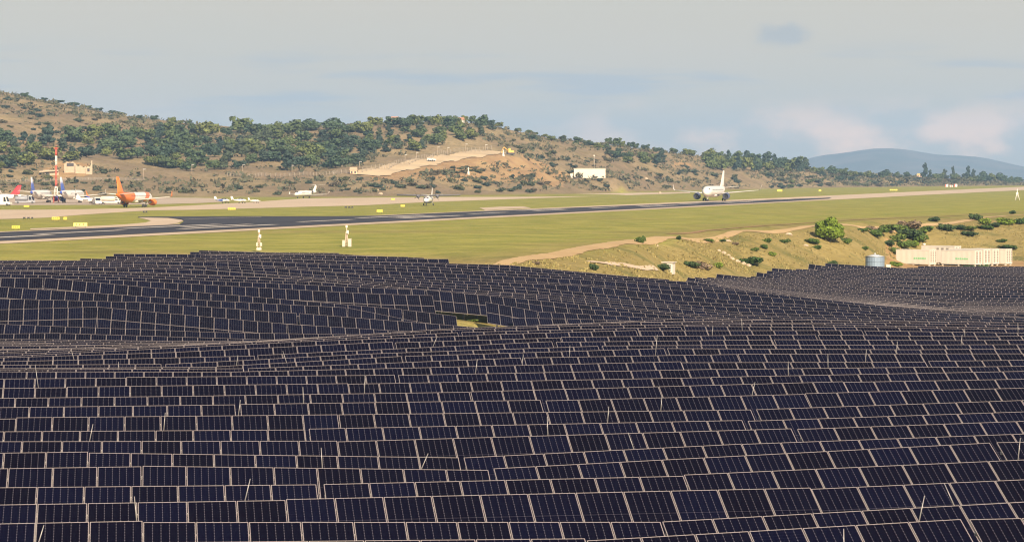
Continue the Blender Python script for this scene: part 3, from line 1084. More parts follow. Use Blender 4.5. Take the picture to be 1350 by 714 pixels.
def rods():
    near = [t for t in TABLES if t.block == 'near' and t.ym < 162]
    m = MB()
    k = 0
    for bx, by, tx, ty in RODS:
        best = None
        for t in near:
            a, b = proj(t.p0), proj(t.p1)
            if a[0] <= bx <= b[0]:
                y = a[1] + (b[1] - a[1]) * (bx - a[0]) / (b[0] - a[0])
                d = abs(y - by)
                if best is None or d < best[0]:
                    best = (d, t, (bx - a[0]) / (b[0] - a[0]))
        if best is None:
            continue
        t, s = best[1], best[2]
        p = t.p0.lerp(t.p1, s) + Vector((0, 0.06, 0))
        k_ = F / p.y
        tip = Vector(((tx - bx) / k_, 0.05, max(0.25, (by - ty) / k_)))
        gz = ground(bx, p.y)
        base = Vector((p.x, p.y, gz))
        rod = MB()
        mid = Vector((0, 0, p.z - gz - 0.1))
        rod.tube((0, 0, -0.2), mid, 0.017, n=6)
        rod.tube(mid, mid + tip + Vector((0, 0, 0.1)), 0.013, 0.008, n=6)
        rod.box((mid.x, mid.y, mid.z), (0.06, 0.06, 0.08))
        o = rod.build('lightning_rod', GALV)
        o.location = base
        k += 1
        lean = 'leaning right' if tx - bx > 4 else ('leaning left' if tx - bx < -4 else 'upright')
        o['lean'] = lean
        ROD_OBJS.append((o, bx, by, lean))


GALV = plain('rod_steel', (0.27, 0.26, 0.255), 0.4, 0.2)
ROD_OBJS = []
rods()
ROD_OBJS.sort(key=lambda r: -r[2])
bands = [(1000, 640, 'near the bottom edge'), (640, 560, 'over the lower near rows'), (560, 495, 'over the middle near rows'), (495, 0, 'over the upper near rows')]
for hi_, lo_, txt in bands:
    sub = sorted([r for r in ROD_OBJS if lo_ < r[2] <= hi_], key=lambda r: r[1])
    for i, (o, bx, by, lean) in enumerate(sub):
        tag(o, f'thin grey {lean} lightning rod {txt}, {ordn(i + 1)} from the left', 'lightning rod', 'lightning rods among the panels')
        del o['lean']

# ------------------------------------------------------------------ aircraft
def foil(le, te, y, z, th, k=10):
    """an aerofoil ring: leading edge x, trailing edge x (x runs forward), span y, height z"""
    pts = []
    c = le - te
    for i in range(k):
        t = 2 * math.pi * i / k
        u = 0.5 + 0.5 * math.cos(t)
        w = math.sin(t) * th * c * (0.55 + 0.9 * (1 - u)) * 0.5 * (1 if math.sin(t) > 0 else 0.6)
        pts.append((le - u * c if False else te + u * c, y, z + w * (0.35 + 1.3 * math.sqrt(max(u * (1 - u), 0)) ** 0.8)))
    return pts


def vfoil(le, te, z, th, k=10):
    return [(p[0], p[2] - 0.0, z) for p in foil(le, te, 0, 0, th, k)]


def body_rings(prof, n=18):
    """prof: (x, z centre, half width, half height)"""
    out = []
    for x, zc, w, h in prof:
        out.append([(x, w * math.cos(2 * math.pi * i / n), zc + h * math.sin(2 * math.pi * i / n)) for i in range(n)])
    return out


def wheel(mb, x, y, r, w, mi=0):
    mb.tube((x, y - w / 2, r), (x, y + w / 2, r), r, n=14, mi=mi)


def fus_material(name, base, rear=None, rear_x=0.0, slant=0.8, band=None, band_x=0.0, band_w=1.6, belly=None):
    """paint laid out along the fuselage in the aircraft's own coordinates"""
    m, nt, p = newmat(name)
    t = nt.nodes.new('ShaderNodeTexCoord')
    s = nt.nodes.new('ShaderNodeSeparateXYZ')
    L(nt, t.outputs['Object'], s.inputs[0])
    x, z = s.outputs[0], s.outputs[2]
    k = M1(nt, 'MULTIPLY_ADD', z, slant, x)
    c = base
    if rear:
        c = MIX(nt, M1(nt, 'LESS_THAN', k, rear_x), c, rear)
    if band:
        kk = M1(nt, 'ABSOLUTE', M1(nt, 'SUBTRACT', M1(nt, 'MULTIPLY_ADD', z, -1.5, x), band_x))
        c = MIX(nt, M1(nt, 'LESS_THAN', kk, band_w), c, band)
    if belly:
        c = MIX(nt, M1(nt, 'LESS_THAN', z, belly[0]), c, belly[1])
    if isinstance(c, tuple):
        p.inputs['Base Color'].default_value = (*c, 1)
    else:
        L(nt, c, p.inputs['Base Color'])
    p.inputs['Roughness'].default_value = 0.32
    return m


def airliner(name, label, loc, heading, k=1.0, fus=None, fin=None, nac=None, fan=None, group=None, winglet=True, wl=None, stretch=1.0):
    root = thing(name, label, 'airliner', loc, R(90 - heading), group)
    K = lambda *a: tuple(v * k for v in a)
    S = stretch
    mb = MB()
    prof = [(17.6 * S, 3.3, 0.05, 0.05), (17.35 * S, 3.32, 0.5, 0.5), (16.8 * S, 3.4, 0.95, 0.95), (15.8 * S, 3.55, 1.5, 1.5), (14.4 * S, 3.7, 1.86, 1.88), (12.6 * S, 3.75, 1.975, 2.05), (4, 3.75, 1.975, 2.07), (-6, 3.75, 1.975, 2.07),
            (-10 * S, 3.9, 1.85, 1.9), (-13.5 * S, 4.2, 1.5, 1.55), (-16.5 * S, 4.55, 1.0, 1.05), (-19 * S, 4.9, 0.5, 0.55), (-20 * S, 5.0, 0.22, 0.25)]
    mb.loft([[K(*p) for p in r] for r in body_rings(prof)])
    # wing box fairing
    mb.loft([[K(*p) for p in r] for r in body_rings([(6.5, 2.2, 0.3, 0.3), (4.5, 2.25, 1.9, 0.75), (-1.5, 2.25, 2.0, 0.8), (-5, 2.4, 0.4, 0.3)])])
    body = mb.build('fuselage', fus or WHITE, root)
    ws = MB()
    for s in (-1, 1):
        for x0, x1, z in ((16.05, 15.5, 4.25),):
            ws.add([K(16.2 * S, s * 0.12, 4.36), K(15.75 * S, s * 0.95, 4.40), K(15.25 * S, s * 1.05, 4.86), K(15.65 * S, s * 0.12, 4.98)], [(0, 1, 2, 3) if s < 0 else (3, 2, 1, 0)])
        ws.add([K(15.65 * S, s * 1.12, 4.28), K(14.9 * S, s * 1.50, 4.30), K(14.7 * S, s * 1.42, 4.72), K(15.2 * S, s * 1.10, 4.82)], [(0, 1, 2, 3) if s < 0 else (3, 2, 1, 0)])
    for v in range(len(ws.v)):
        x, y, z = ws.v[v]
        ws.v[v] = (x + 0.14 * k, y * 1.05, z + 0.06 * k)
    ws.build('cockpit_windows', GLASSD, body)
    cw = MB()
    for i in range(30):
        x = (12.2 - i * 0.72) * S
        if x < -9.5:
            break
        for s in (-1, 1):
            y = 1.975
            cw.add([K(x, s * (y - 0.018), 4.22), K(x + 0.26, s * (y - 0.018), 4.22), K(x + 0.26, s * (y - 0.06), 4.56), K(x, s * (y - 0.06), 4.56)], [(0, 1, 2, 3) if s < 0 else (3, 2, 1, 0)])
    for v in range(len(cw.v)):
        x, y, z = cw.v[v]
        cw.v[v] = (x, y * 1.012, z)
    cw.build('cabin_windows', GLASSD, body)
    for s in (-1, 1):
        w = MB()
        w.loft([[K(*p) for p in foil(5.0, -2.1, s * 1.6, 2.75, 0.13)], [K(*p) for p in foil(2.0, -2.2, s * 6.2, 3.15, 0.115)], [K(*p) for p in foil(-4.3, -5.9, s * 16.6, 4.1, 0.10)]])
        wing = w.build('wing', WHITE, root)
        if winglet:
            q = MB()
            q.loft([[K(*p) for p in foil(-4.3, -5.9, s * 16.6, 4.1, 0.10)], [K(*p) for p in foil(-4.8, -6.1, s * 17.2, 4.5, 0.10)], [K(*p) for p in foil(-6.1, -6.7, s * 17.6, 6.3, 0.10)]])
            q.build('winglet', wl or WHITE, wing)
        e = MB()
        n = 20
        rings = []
        for x, r in ((6.3, 1.06), (6.05, 1.22), (5.0, 1.32), (3.4, 1.25), (2.0, 0.95), (1.9, 0.80)):
            rings.append([K(x, s * 5.75 + r * math.cos(2 * math.pi * i / n), 1.85 + r * math.sin(2 * math.pi * i / n)) for i in range(n)])
        inner = []
        for x, r in ((6.3, 1.05), (6.0, 0.97), (5.5, 0.97)):
            inner.append([K(x, s * 5.75 + r * math.cos(2 * math.pi * i / n), 1.85 + r * math.sin(2 * math.pi * i / n)) for i in range(n)])
        e.loft(rings, cap0=False)
        e.loft(inner[::-1], cap0=False, cap1=False)
        e.loft([[K(x, s * 5.75 + r * math.cos(2 * math.pi * i / 12), 1.85 + r * math.sin(2 * math.pi * i / 12)) for i in range(12)] for x, r in ((1.95, 0.62), (0.6, 0.25))], mi=1)
        e.add([K(4.4, s * 5.65, 2.9), K(4.4, s * 5.85, 2.9), K(0.4, s * 5.85, 2.75), K(0.4, s * 5.65, 2.75), K(3.0, s * 5.65, 3.35), K(3.0, s * 5.85, 3.35), K(-0.5, s * 5.85, 3.1), K(-0.5, s * 5.65, 3.1)],
              [(0, 1, 2, 3), (4, 7, 6, 5), (0, 4, 5, 1), (1, 5, 6, 2), (2, 6, 7, 3), (3, 7, 4, 0)])
        eng = e.build('engine', [nac or WHITE, GREYM], root)
        fb = MB()
        fb.tube(K(5.45, s * 5.75, 1.85), K(5.5, s * 5.75, 1.85), 0.965 * k, n=20)
        fb.tube(K(5.5, s * 5.75, 1.85), K(6.0, s * 5.75, 1.85), 0.28 * k, 0.03 * k, n=10)
        fb.build('fan', fan or BLACK, eng)
        tp = MB()
        tp.loft([[K(*p) for p in foil(-14.6 * S, -18.3 * S, s * 0.5, 5.0, 0.10)], [K(*p) for p in foil(-17.6 * S, -19.2 * S, s * 6.2, 5.55, 0.09)]])
        tp.build('tailplane', WHITE, root)
    t = MB()
    t.loft([[K(*p) for p in vfoil(le * S, te * S, z, 0.10)] for le, te, z in ((-10.6, -18.4, 5.2), (-12.4, -18.5, 6.3), (-17.2, -20.0, 11.76))])
    t.build('tail_fin', fin or WHITE, root)
    for x, y, n in ((0.0, 3.8, 2), (0.0, -3.8, 2), (12.6 * S, 0.0, 2)):
        gmb = MB()
        r = 0.58 if y else 0.40
        gmb.tube(K(x, y, r), K(x, y, 2.4), 0.14 * k, n=8)
        gmb.tube(K(x, y, 1.0), K(x - 1.0, y * 0.8, 2.5), 0.09 * k, n=6)
        if not y:
            gmb.box(K(x + 0.3, 0, 1.75), K(0.05, 0.7, 0.9))
        gear = gmb.build('landing_gear', GREYM if y else WHITE, root)
        for dy in (-0.46, 0.46) if y else (-0.25, 0.25):
            wm = MB()
            wm.tube(K(x, y + dy - 0.2, r), K(x, y + dy + 0.2, r), r * k, n=16)
            wm.build('wheel', DARK, gear)
    return root


plane_white = airliner('airliner', 'white airliner with dark blue engines rolling towards the camera on the runway', (*[0, 0], 0), 195.8, 1.0,
                       fus=fus_material('white_fuselage', (0.64, 0.61, 0.57), belly=(2.35, (0.55, 0.50, 0.50))), nac=plain('slate_blue_engine', (0.07, 0.085, 0.15), 0.35), wl=WHITE)
p = at(941.5, 1058, ZP + 0.09)
plane_white.location = p
EASY = fus_material('orange_and_white_fuselage', (0.66, 0.62, 0.58), rear=(0.66, 0.15, 0.025), rear_x=-6.0, slant=-0.8, band=(0.72, 0.17, 0.05), band_x=2.5, band_w=1.7)
plane_orange = airliner('airliner', 'orange and white airliner with an orange tail taxiing away beside the runway', at(177.5, 850, ZP + 0.05), 12.5, 0.80, fus=EASY, fin=ORANGE, nac=ORANGE, wl=ORANGE)
CROB = fus_material('white_and_blue_fuselage', (0.66, 0.63, 0.60), rear=(0.055, 0.10, 0.40), rear_x=-11.2, slant=0.7)
FINB = fus_material('blue_to_white_fin', (0.75, 0.74, 0.76), rear=(0.055, 0.10, 0.40), rear_x=7.7, slant=1.0)


def fin_fade(name, low, high, z0):
    m, nt, p_ = newmat(name)
    t = nt.nodes.new('ShaderNodeTexCoord')
    s = nt.nodes.new('ShaderNodeSeparateXYZ')
    L(nt, t.outputs['Object'], s.inputs[0])
    L(nt, MIX(nt, SMOOTH(nt, s.outputs[2], z0 - 0.8, z0 + 0.8), low, high), p_.inputs['Base Color'])
    p_.inputs['Roughness'].default_value = 0.35
    return m


FB = fin_fade('blue_to_white_fin', (0.055, 0.10, 0.40), (0.62, 0.62, 0.66), 7.4)
airliner('airliner', 'white airliner with a blue tail parked on the apron just right of the red mast', at(95, 985, ZP + 0.05), 7, 0.79, fus=CROB, fin=FB, nac=BLUE, fan=NACBLUE, stretch=0.95)
airliner('airliner', 'white airliner with a blue tail parked on the apron left of the red mast', at(54, 990, ZP + 0.05), 4, 0.79, fus=CROB, fin=FB, nac=BLUE, fan=NACBLUE, stretch=0.95)
REDF = fin_fade('red_to_white_fin', (0.62, 0.05, 0.06), (0.75, 0.70, 0.68), 7.0)
airliner('airliner', 'white airliner with a red tail at the left edge of the apron', at(-8, 985, ZP + 0.05), 285, 0.54,
         fus=fus_material('white_and_red_fuselage', (0.66, 0.63, 0.60), rear=(0.62, 0.05, 0.06), rear_x=-10.5, slant=0.9), fin=REDF, nac=WHITE)


def business_jet(label, loc, heading, k=1.0):
    root = thing('business_jet', label, 'jet', loc, R(90 - heading), None)
    K = lambda *a: tuple(v * k for v in a)
    mb = MB()
    prof = [(10.4, 1.7, 0.04, 0.04), (10.0, 1.75, 0.4, 0.38), (9.0, 1.9, 0.8, 0.8), (7.6, 2.1, 1.1, 1.15), (5.5, 2.2, 1.2, 1.25), (-4, 2.2, 1.2, 1.25), (-7, 2.45, 0.85, 0.9), (-9.5, 2.8, 0.4, 0.45), (-10.4, 2.95, 0.12, 0.15)]
    mb.loft([[K(*p) for p in r] for r in body_rings(prof, 16)])
    b = mb.build('fuselage', WHITE, root)
    w = MB()
    for s in (-1, 1):
        w.add([K(9.05, s * 0.08, 2.62), K(8.55, s * 0.72, 2.62), K(8.0, s * 0.80, 2.98), K(8.4, s * 0.08, 3.14)], [(0, 1, 2, 3) if s < 0 else (3, 2, 1, 0)])
        for i in range(6):
            x = 5 - i * 1.1
            w.add([K(x, s * 1.215, 2.35), K(x + 0.45, s * 1.215, 2.35), K(x + 0.45, s * 1.14, 2.75), K(x, s * 1.14, 2.75)], [(0, 1, 2, 3) if s < 0 else (3, 2, 1, 0)])
    for v in range(len(w.v)):
        x, y, z = w.v[v]
        w.v[v] = (x + 0.06, y * 1.02, z + 0.03)
    w.build('windows', GLASSD, b)
    for s in (-1, 1):
        q = MB()
        q.loft([[K(*p) for p in foil(2.6, -1.6, s * 0.8, 1.35, 0.12)], [K(*p) for p in foil(-2.2, -3.4, s * 10.2, 1.85, 0.10)]])
        wg = q.build('wing', WHITE, root)
        q = MB()
        q.loft([[K(*p) for p in foil(-2.2, -3.4, s * 10.2, 1.85, 0.10)], [K(*p) for p in foil(-3.4, -4.0, s * 10.5, 3.1, 0.10)]])
        q.build('winglet', WHITE, wg)
        e = MB()
        rings = [[K(x, s * 2.05 + r * math.cos(2 * math.pi * i / 14), 2.9 + r * math.sin(2 * math.pi * i / 14)) for i in range(14)] for x, r in ((-2.9, 0.55), (-3.1, 0.66), (-4.6, 0.68), (-6.2, 0.48))]
        e.loft(rings, cap0=False)
        e.box(K(-4.6, s * 1.3, 2.85), K(2.0, 0.9, 0.2))
        en = e.build('engine', WHITE, root)
        f = MB()
        f.tube(K(-3.3, s * 2.05, 2.9), K(-3.25, s * 2.05, 2.9), 0.58 * k, n=14)
        f.build('fan', BLACK, en)
        q = MB()
        q.loft([[K(*p) for p in foil(-9.2, -10.8, s * 0.1, 6.1, 0.10)], [K(*p) for p in foil(-10.6, -11.5, s * 4.0, 6.25, 0.10)]])
        q.build('tailplane', WHITE, root)
    t = MB()
    t.loft([[K(*p) for p in vfoil(le, te, z, 0.11)] for le, te, z in ((-5.2, -9.6, 2.9), (-6.8, -9.8, 3.6), (-9.2, -10.9, 6.15))])
    t.build('tail_fin', WHITE, root)
    for x, y in ((-0.6, 1.6), (-0.6, -1.6), (7.6, 0)):
        gmb = MB()
        gmb.tube(K(x, y, 0.35), K(x, y, 1.5), 0.08 * k, n=6)
        gr = gmb.build('landing_gear', GREYM, root)
        wm = MB()
        wm.tube(K(x, y - 0.16, 0.34), K(x, y + 0.16, 0.34), 0.34 * k, n=12)
        wm.build('wheel', DARK, gr)
    return root


business_jet('white business jet with a T-tail parked at the foot of the brown slope', at(403, 1195, ZP + 0.05), 205, 0.94)
business_jet('small white jet with an upright tail parked between blue-tailed and orange airliners', at(121, 955, ZP + 0.05), 62, 0.58)


def turboprop(label, loc, heading, k=1.0):
    root = thing('turboprop', label, 'turboprop', loc, R(90 - heading))
    K = lambda *a: tuple(v * k for v in a)
    mb = MB()
    prof = [(7.2, 1.45, 0.04, 0.04), (6.9, 1.5, 0.4, 0.4), (6.2, 1.6, 0.75, 0.75), (4.8, 1.8, 1.02, 1.08), (-2.5, 1.85, 1.05, 1.15), (-5, 2.15, 0.7, 0.8), (-8.6, 2.75, 0.2, 0.25)]
    mb.loft([[K(*p) for p in r] for r in body_rings(prof, 16)])
    b = mb.build('fuselage', fus_material('turboprop_white', (0.68, 0.65, 0.62), belly=(1.35, (0.12, 0.15, 0.36))), root)
    w = MB()
    for s in (-1, 1):
        w.add([K(6.35, s * 0.06, 2.12), K(5.95, s * 0.62, 2.12), K(5.25, s * 0.80, 2.5), K(5.5, s * 0.06, 2.72)], [(0, 1, 2, 3) if s < 0 else (3, 2, 1, 0)])
    for v in range(len(w.v)):
        x, y, z = w.v[v]
        w.v[v] = (x + 0.08, y * 1.03, z + 0.04)
    w.build('cockpit_windows', GLASSD, b)
    for s in (-1, 1):
        q = MB()
        q.loft([[K(*p) for p in foil(1.5, -0.7, s * 0.4, 2.98, 0.22)], [K(*p) for p in foil(1.3, -0.6, s * 4.5, 3.05, 0.34)], [K(*p) for p in foil(0.6, -0.5, s * 9.9, 3.2, 0.5)]])
        q.build('wing', plain('wing_grey', (0.13, 0.12, 0.12), 0.5), root)
        e = MB()
        e.loft([[K(x, s * 3.0 + r * math.cos(2 * math.pi * i / 12), 2.75 + r * 1.1 * math.sin(2 * math.pi * i / 12)) for i in range(12)] for x, r in ((3.2, 0.22), (2.9, 0.40), (1.5, 0.48), (-1.2, 0.2))])
        en = e.build('engine', plain('engine_grey', (0.20, 0.20, 0.23), 0.4), root)
        pr = MB()
        pr.tube(K(3.1, s * 3.0, 2.75), K(3.55, s * 3.0, 2.75), 0.2 * k, 0.03 * k, n=10)
        for j in range(4):
            a = j * math.pi / 2 + 0.5
            d = Vector((0, math.cos(a), math.sin(a)))
            c0, c1 = Vector((3.3, s * 3.0, 2.75)) + d * 0.15, Vector((3.3, s * 3.0, 2.75)) + d * 1.15
            pr.tube(c0 * k, c1 * k, 0.09 * k, 0.06 * k, n=6)
        pr.build('propeller', BLACK, en)
        q = MB()
        q.loft([[K(*p) for p in foil(-7.0, -8.8, s * 0.1, 3.2, 0.1)], [K(*p) for p in foil(-7.5, -8.7, s * 3.4, 3.35, 0.1)]])
        q.build('tailplane', WHITE, root)
    t = MB()
    t.loft([[K(*p) for p in vfoil(le, te, z, 0.11)] for le, te, z in ((-5.0, -8.8, 2.7), (-6.6, -8.9, 3.5), (-8.2, -9.3, 5.4))])
    t.build('tail_fin', WHITE, root)
    for x, y in ((0.2, 1.5), (0.2, -1.5), (5.3, 0)):
        gmb = MB()
        gmb.tube(K(x, y, 0.3), K(x, y * 0.7, 1.2), 0.08 * k, n=6)
        gr = gmb.build('landing_gear', GREYM, root)
        wm = MB()
        wm.tube(K(x, y - 0.14, 0.33), K(x, y + 0.14, 0.33), 0.33 * k, n=12)
        wm.build('wheel', DARK, gr)
    return root


turboprop('high-wing twin propeller plane on the taxiway facing the camera', at(565, 895, ZP + 0.05), 186, 1.06)


def light_plane(label, loc, heading, k=1.0, accent=None):
    root = thing('light_aircraft', label, 'light aircraft', loc, R(90 - heading), 'small planes parked in a line')
    K = lambda *a: tuple(v * k for v in a)
    mb = MB()
    mb.loft([[K(*p) for p in r] for r in body_rings([(2.5, 1.1, 0.12, 0.12), (2.3, 1.12, 0.42, 0.4), (1.2, 1.2, 0.52, 0.55), (-0.6, 1.35, 0.52, 0.72), (-2.2, 1.3, 0.3, 0.36), (-5.0, 1.4, 0.08, 0.1)], 12)])
    b = mb.build('fuselage', accent or WHITE, root)
    w = MB()
    w.loft([[K(*p) for p in r] for r in body_rings([(1.0, 1.75, 0.3, 0.1), (0.4, 1.78, 0.46, 0.36), (-0.9, 1.78, 0.42, 0.34), (-1.9, 1.6, 0.2, 0.1)], 10)])
    w.build('canopy', GLASSD, b)
    for s in (-1, 1):
        q = MB()
        q.loft([[K(*p) for p in foil(1.1, -0.5, s * 0.3, 0.95, 0.13)], [K(*p) for p in foil(0.8, -0.3, s * 3.6, 1.15, 0.12)]])
        q.build('wing', WHITE, root)
        q = MB()
        q.loft([[K(*p) for p in foil(-3.9, -4.9, s * 0.05, 1.5, 0.1)], [K(*p) for p in foil(-4.1, -4.8, s * 1.7, 1.5, 0.1)]])
        q.build('tailplane', WHITE, root)
    t = MB()
    t.loft([[K(*p) for p in vfoil(le, te, z, 0.12)] for le, te, z in ((-3.5, -5.1, 1.4), (-4.4, -5.4, 2.9))])
    t.build('tail_fin', WHITE, root)
    for x, y in ((-0.2, 1.2), (-0.2, -1.2), (1.9, 0)):
        gmb = MB()
        gmb.tube(K(x, y, 0.2), K(x, y * 0.7, 0.9), 0.05 * k, n=6)
        wheel(gmb, x * k, y * k, 0.22 * k, 0.14 * k)
        gmb.build('landing_gear', DARK, root)


light_plane('small white propeller plane with blue fuselage, first in the parked line', at(296, 968, ZP + 0.05), 48, 0.84, fus_material('white_blue_trainer', (0.62, 0.60, 0.58), rear=(0.06, 0.10, 0.30), rear_x=-1.0, slant=0.0))
light_plane('small white propeller plane in the middle of the parked line of three', at(318, 968, ZP + 0.05), 48, 0.86)
light_plane('smallest white propeller plane at the right end of the parked line', at(337, 978, ZP + 0.05), 46, 0.66)


# ------------------------------------------------------------------ vehicles on the airfield and the hill
def van(name, label, cat, loc, heading, mat, ln=5.4, w=2.0, h=2.3, truck=False):
    root = thing(name, label, cat, loc, R(90 - heading))
    mb = MB()
    hw = w / 2
    side = [(-ln / 2, 0.4), (ln / 2, 0.4), (ln / 2, 1.05), (ln / 2 - 0.9, 1.25), (ln / 2 - 1.5, h if not truck else h * 0.85), (-ln / 2 + 0.1, h if not truck else h * 0.85)]
    if truck:
        side[-1] = (ln / 2 - 2.4, h * 0.85)
        side += [(ln / 2 - 2.4, 0.95), (-ln / 2, 0.95)]
    n = len(side)
    mb.add([(x, -hw, z) for x, z in side] + [(x, hw, z) for x, z in side], [tuple(range(n)), tuple(range(2 * n - 1, n - 1, -1))] + [(i, n + i, n + (i + 1) % n, (i + 1) % n) for i in range(n)])
    b = mb.build('body', mat, root)
    gl = MB()
    d = 0.02
    hh = h if not truck else h * 0.85
    gl.add([(ln / 2 - 0.93 + d, -hw * 0.88, 1.32), (ln / 2 - 0.93 + d, hw * 0.88, 1.32), (ln / 2 - 1.42 + d, hw * 0.84, hh - 0.14), (ln / 2 - 1.42 + d, -hw * 0.84, hh - 0.14)], [(0, 1, 2, 3)])
    gl.build('windscreen', GLASSD, b)
    gl = MB()
    for s in (-1, 1):
        gl.add([(ln / 2 - 1.25, s * (hw + d), 1.3), (ln / 2 - 2.2, s * (hw + d), 1.3), (ln / 2 - 2.2, s * (hw + d), hh - 0.2), (ln / 2 - 1.6, s * (hw + d), hh - 0.2)], [(0, 1, 2, 3) if s > 0 else (3, 2, 1, 0)])
    gl.build('side_window', GLASSD, b)
    if truck:
        t = MB()
        t.loft([[(x, hw * r * math.cos(2 * math.pi * i / 14), 1.85 + 0.85 * r * math.sin(2 * math.pi * i / 14)) for i in range(14)] for x, r in ((ln / 2 - 2.6, 0.8), (ln / 2 - 2.8, 1.0), (-ln / 2 + 0.3, 1.0), (-ln / 2 + 0.1, 0.8))])
        t.build('tank', mat, root)
    for x in (-ln / 2 + 1.0, ln / 2 - 1.0):
        for s in (-1, 1):
            wm = MB()
            wm.tube((x, s * hw - 0.12, 0.38), (x, s * hw + 0.12, 0.38), 0.38, n=12)
            wm.build('wheel', DARK, root)
    return root


van('van', 'white van with a dark windscreen parked beside the small white jet', 'van', at(128, 925, ZP + 0.04), 160, WHITE, 5.2, 2.1, 2.4)
van('fuel_truck', 'white tanker truck behind the tail of the orange airliner', 'truck', at(147, 945, ZP + 0.04), 95, OFFWHITE, 7.5, 2.4, 3.0, True)
van('van', 'white service van at the left edge of the apron', 'van', at(3, 890, ZP + 0.04), 100, WHITE, 6.0, 2.2, 3.0)
van('tow_truck', 'grey ground service truck between the red-tailed and blue-tailed airliners', 'truck', at(33, 955, ZP + 0.04), 80, plain('grey_truck_paint', (0.22, 0.23, 0.26), 0.5), 7.0, 2.4, 3.2, True)
q = hit(569, 213.5, 1200)
van('car', 'small white car on the sandy road up the hill', 'car', q + Vector((0, 0, 0.5)), 120, WHITE, 4.6, 1.9, 1.6)


# ------------------------------------------------------------------ airfield furniture
def lattice_mast(label):
    p = at(74, 985, ZP)
    root = thing('radio_mast', label, 'mast', p)
    h = (268 - 196) / F * 985
    bandh = [0, 0.13, 0.32, 0.53, 0.70, 0.88, 1.0]
    mats = [RED, WHITE, RED, RED, WHITE, RED]
    zs = [0, 2.6, 6.0, 8.6, 13.5, 17.0, h]
    mats = [RED, WHITE, RED, RED, WHITE, RED]
    for k in range(6):
        z0, z1 = zs[k], zs[k + 1]
        w0, w1 = [max(0.24, 0.95 - 0.11 * z) for z in (z0, z1)]
        mb = MB()
        for sx_ in (-1, 1):
            for sy_ in (-1, 1):
                mb.tube((sx_ * w0, sy_ * w0, z0), (sx_ * w1, sy_ * w1, z1), 0.09, n=6)
        nseg = max(2, int((z1 - z0) / 1.0))
        for i in range(nseg):
            a, b = z0 + (z1 - z0) * i / nseg, z0 + (z1 - z0) * (i + 1) / nseg
            wa, wb = max(0.24, 0.95 - 0.11 * a), max(0.24, 0.95 - 0.11 * b)
            for c in range(4):
                s0 = ((-1, -1), (1, -1), (1, 1), (-1, 1))[c]
                s1 = ((1, -1), (1, 1), (-1, 1), (-1, -1))[c]
                mb.tube((s0[0] * wa, s0[1] * wa, a), (s1[0] * wb, s1[1] * wb, b), 0.055, n=5)
        mb.build('mast_section', mats[k], root)
    tb = MB()
    tb.box((0, 0, h), (1.5, 1.5, 0.3))
    tb.tube((0, 0, h), (0, 0, h + 1.2), 0.06, n=6)
    tb.build('platform', RED, root)


lattice_mast('tall red and white lattice mast standing in front of the blue-tailed airliners')


def marker(px, py, wpx, hpx, label, mat=YELLOW, lines=None, dark=False):
    Y = -ZP * F / (py - HY)
    p = at(px, Y, ZP)
    k = Y / F
    w, h = wpx * k, hpx * k
    root = thing('taxi_sign' if not dark else 'runway_light_box', label, 'sign' if not dark else 'light box', p, 0, 'yellow taxiway signs' if not dark else 'black runway light boxes')
    mb = MB()
    mb.box((0, 0, 0.25 + h / 2), (w, 0.22, h))
    mb.build('panel', mat, root)
    for x in (-w * 0.35, w * 0.35):
        lg = MB()
        lg.tube((x, 0, 0), (x, 0, 0.26), 0.05, n=6)
        lg.build('leg', DARK, root)
    if lines:
        ch = MB()
        for x0 in lines:
            ch.box((x0 * w, -0.12, 0.25 + h * 0.5), (w * 0.05, 0.02, h * 0.55))
            ch.box((x0 * w + w * 0.05, -0.121, 0.25 + h * 0.72), (w * 0.06, 0.02, h * 0.12))
        ch.build('lettering', BLACK, root)


SIGNS = [(21, 303, 10.5, 4.0, 'bright yellow sign nearest the left edge, beside the runway'), (73.5, 291.0, 10, 3.6, 'wide yellow sign on the grass islet, left of a narrow one'), (86, 291.0, 4.5, 3.4, 'narrow yellow sign on the grass islet'),
         (106, 300, 18, 4.6, 'long pale yellow sign beside the runway below the orange airliner'), (305.5, 277.5, 10, 2.6, 'yellow sign in the grass below the parked propeller planes'),
         (500.5, 281, 7.6, 3.4, 'yellow sign on the grass verge left of the twin propeller plane'), (531, 273.5, 5.6, 2.4, 'small yellow sign just left of the twin propeller plane'), (518, 264.2, 5, 1.8, 'tiny yellow sign on the far taxiway edge'),
         (1028, 252.9, 6.5, 2.4, 'orange-yellow sign in the grass right of the rolling white airliner'), (1081, 252.6, 3.2, 2.0, 'tiny yellow marker by the pale runway end'), (1178, 251.6, 10, 1.7, 'low yellow sign by the pale runway below the skyline trees'), (35, 273.8, 7, 2.2, 'yellow board on the grass strip in front of the parked airliners')]
for i, (px, py, w, h, lab) in enumerate(SIGNS):
    marker(px, py, w, h, lab, plain('pale_yellow_sign', (0.72, 0.60, 0.16), 0.5) if px == 106 else YELLOW, [-0.3, -0.05, 0.22] if w > 8 else None)
for px, py, w, h, lab in [(32, 289.3, 3, 1.8, 'black box on the taxiway edge, left of the pair'), (37.5, 289.3, 3, 1.8, 'middle black box on the taxiway edge'), (42.5, 289.3, 2.4, 1.8, 'right-hand black box of the taxiway edge trio'),
                          (189.5, 281.2, 2.2, 2.0, 'black box below the orange airliner, left of its twin'), (193, 281.2, 2.2, 2.0, 'black box below the orange airliner, right of its twin'),
                          (456, 275.0, 3.2, 1.8, 'black box under the business jet on the taxiway edge, leftmost of three'), (460.5, 275.0, 3.0, 1.8, 'middle one of three black boxes on the taxiway edge'), (464.5, 275.0, 2.6, 1.8, 'rightmost of three black boxes left of the twin propeller plane')]:
    marker(px, py, w, h, lab, BLACK, None, True)


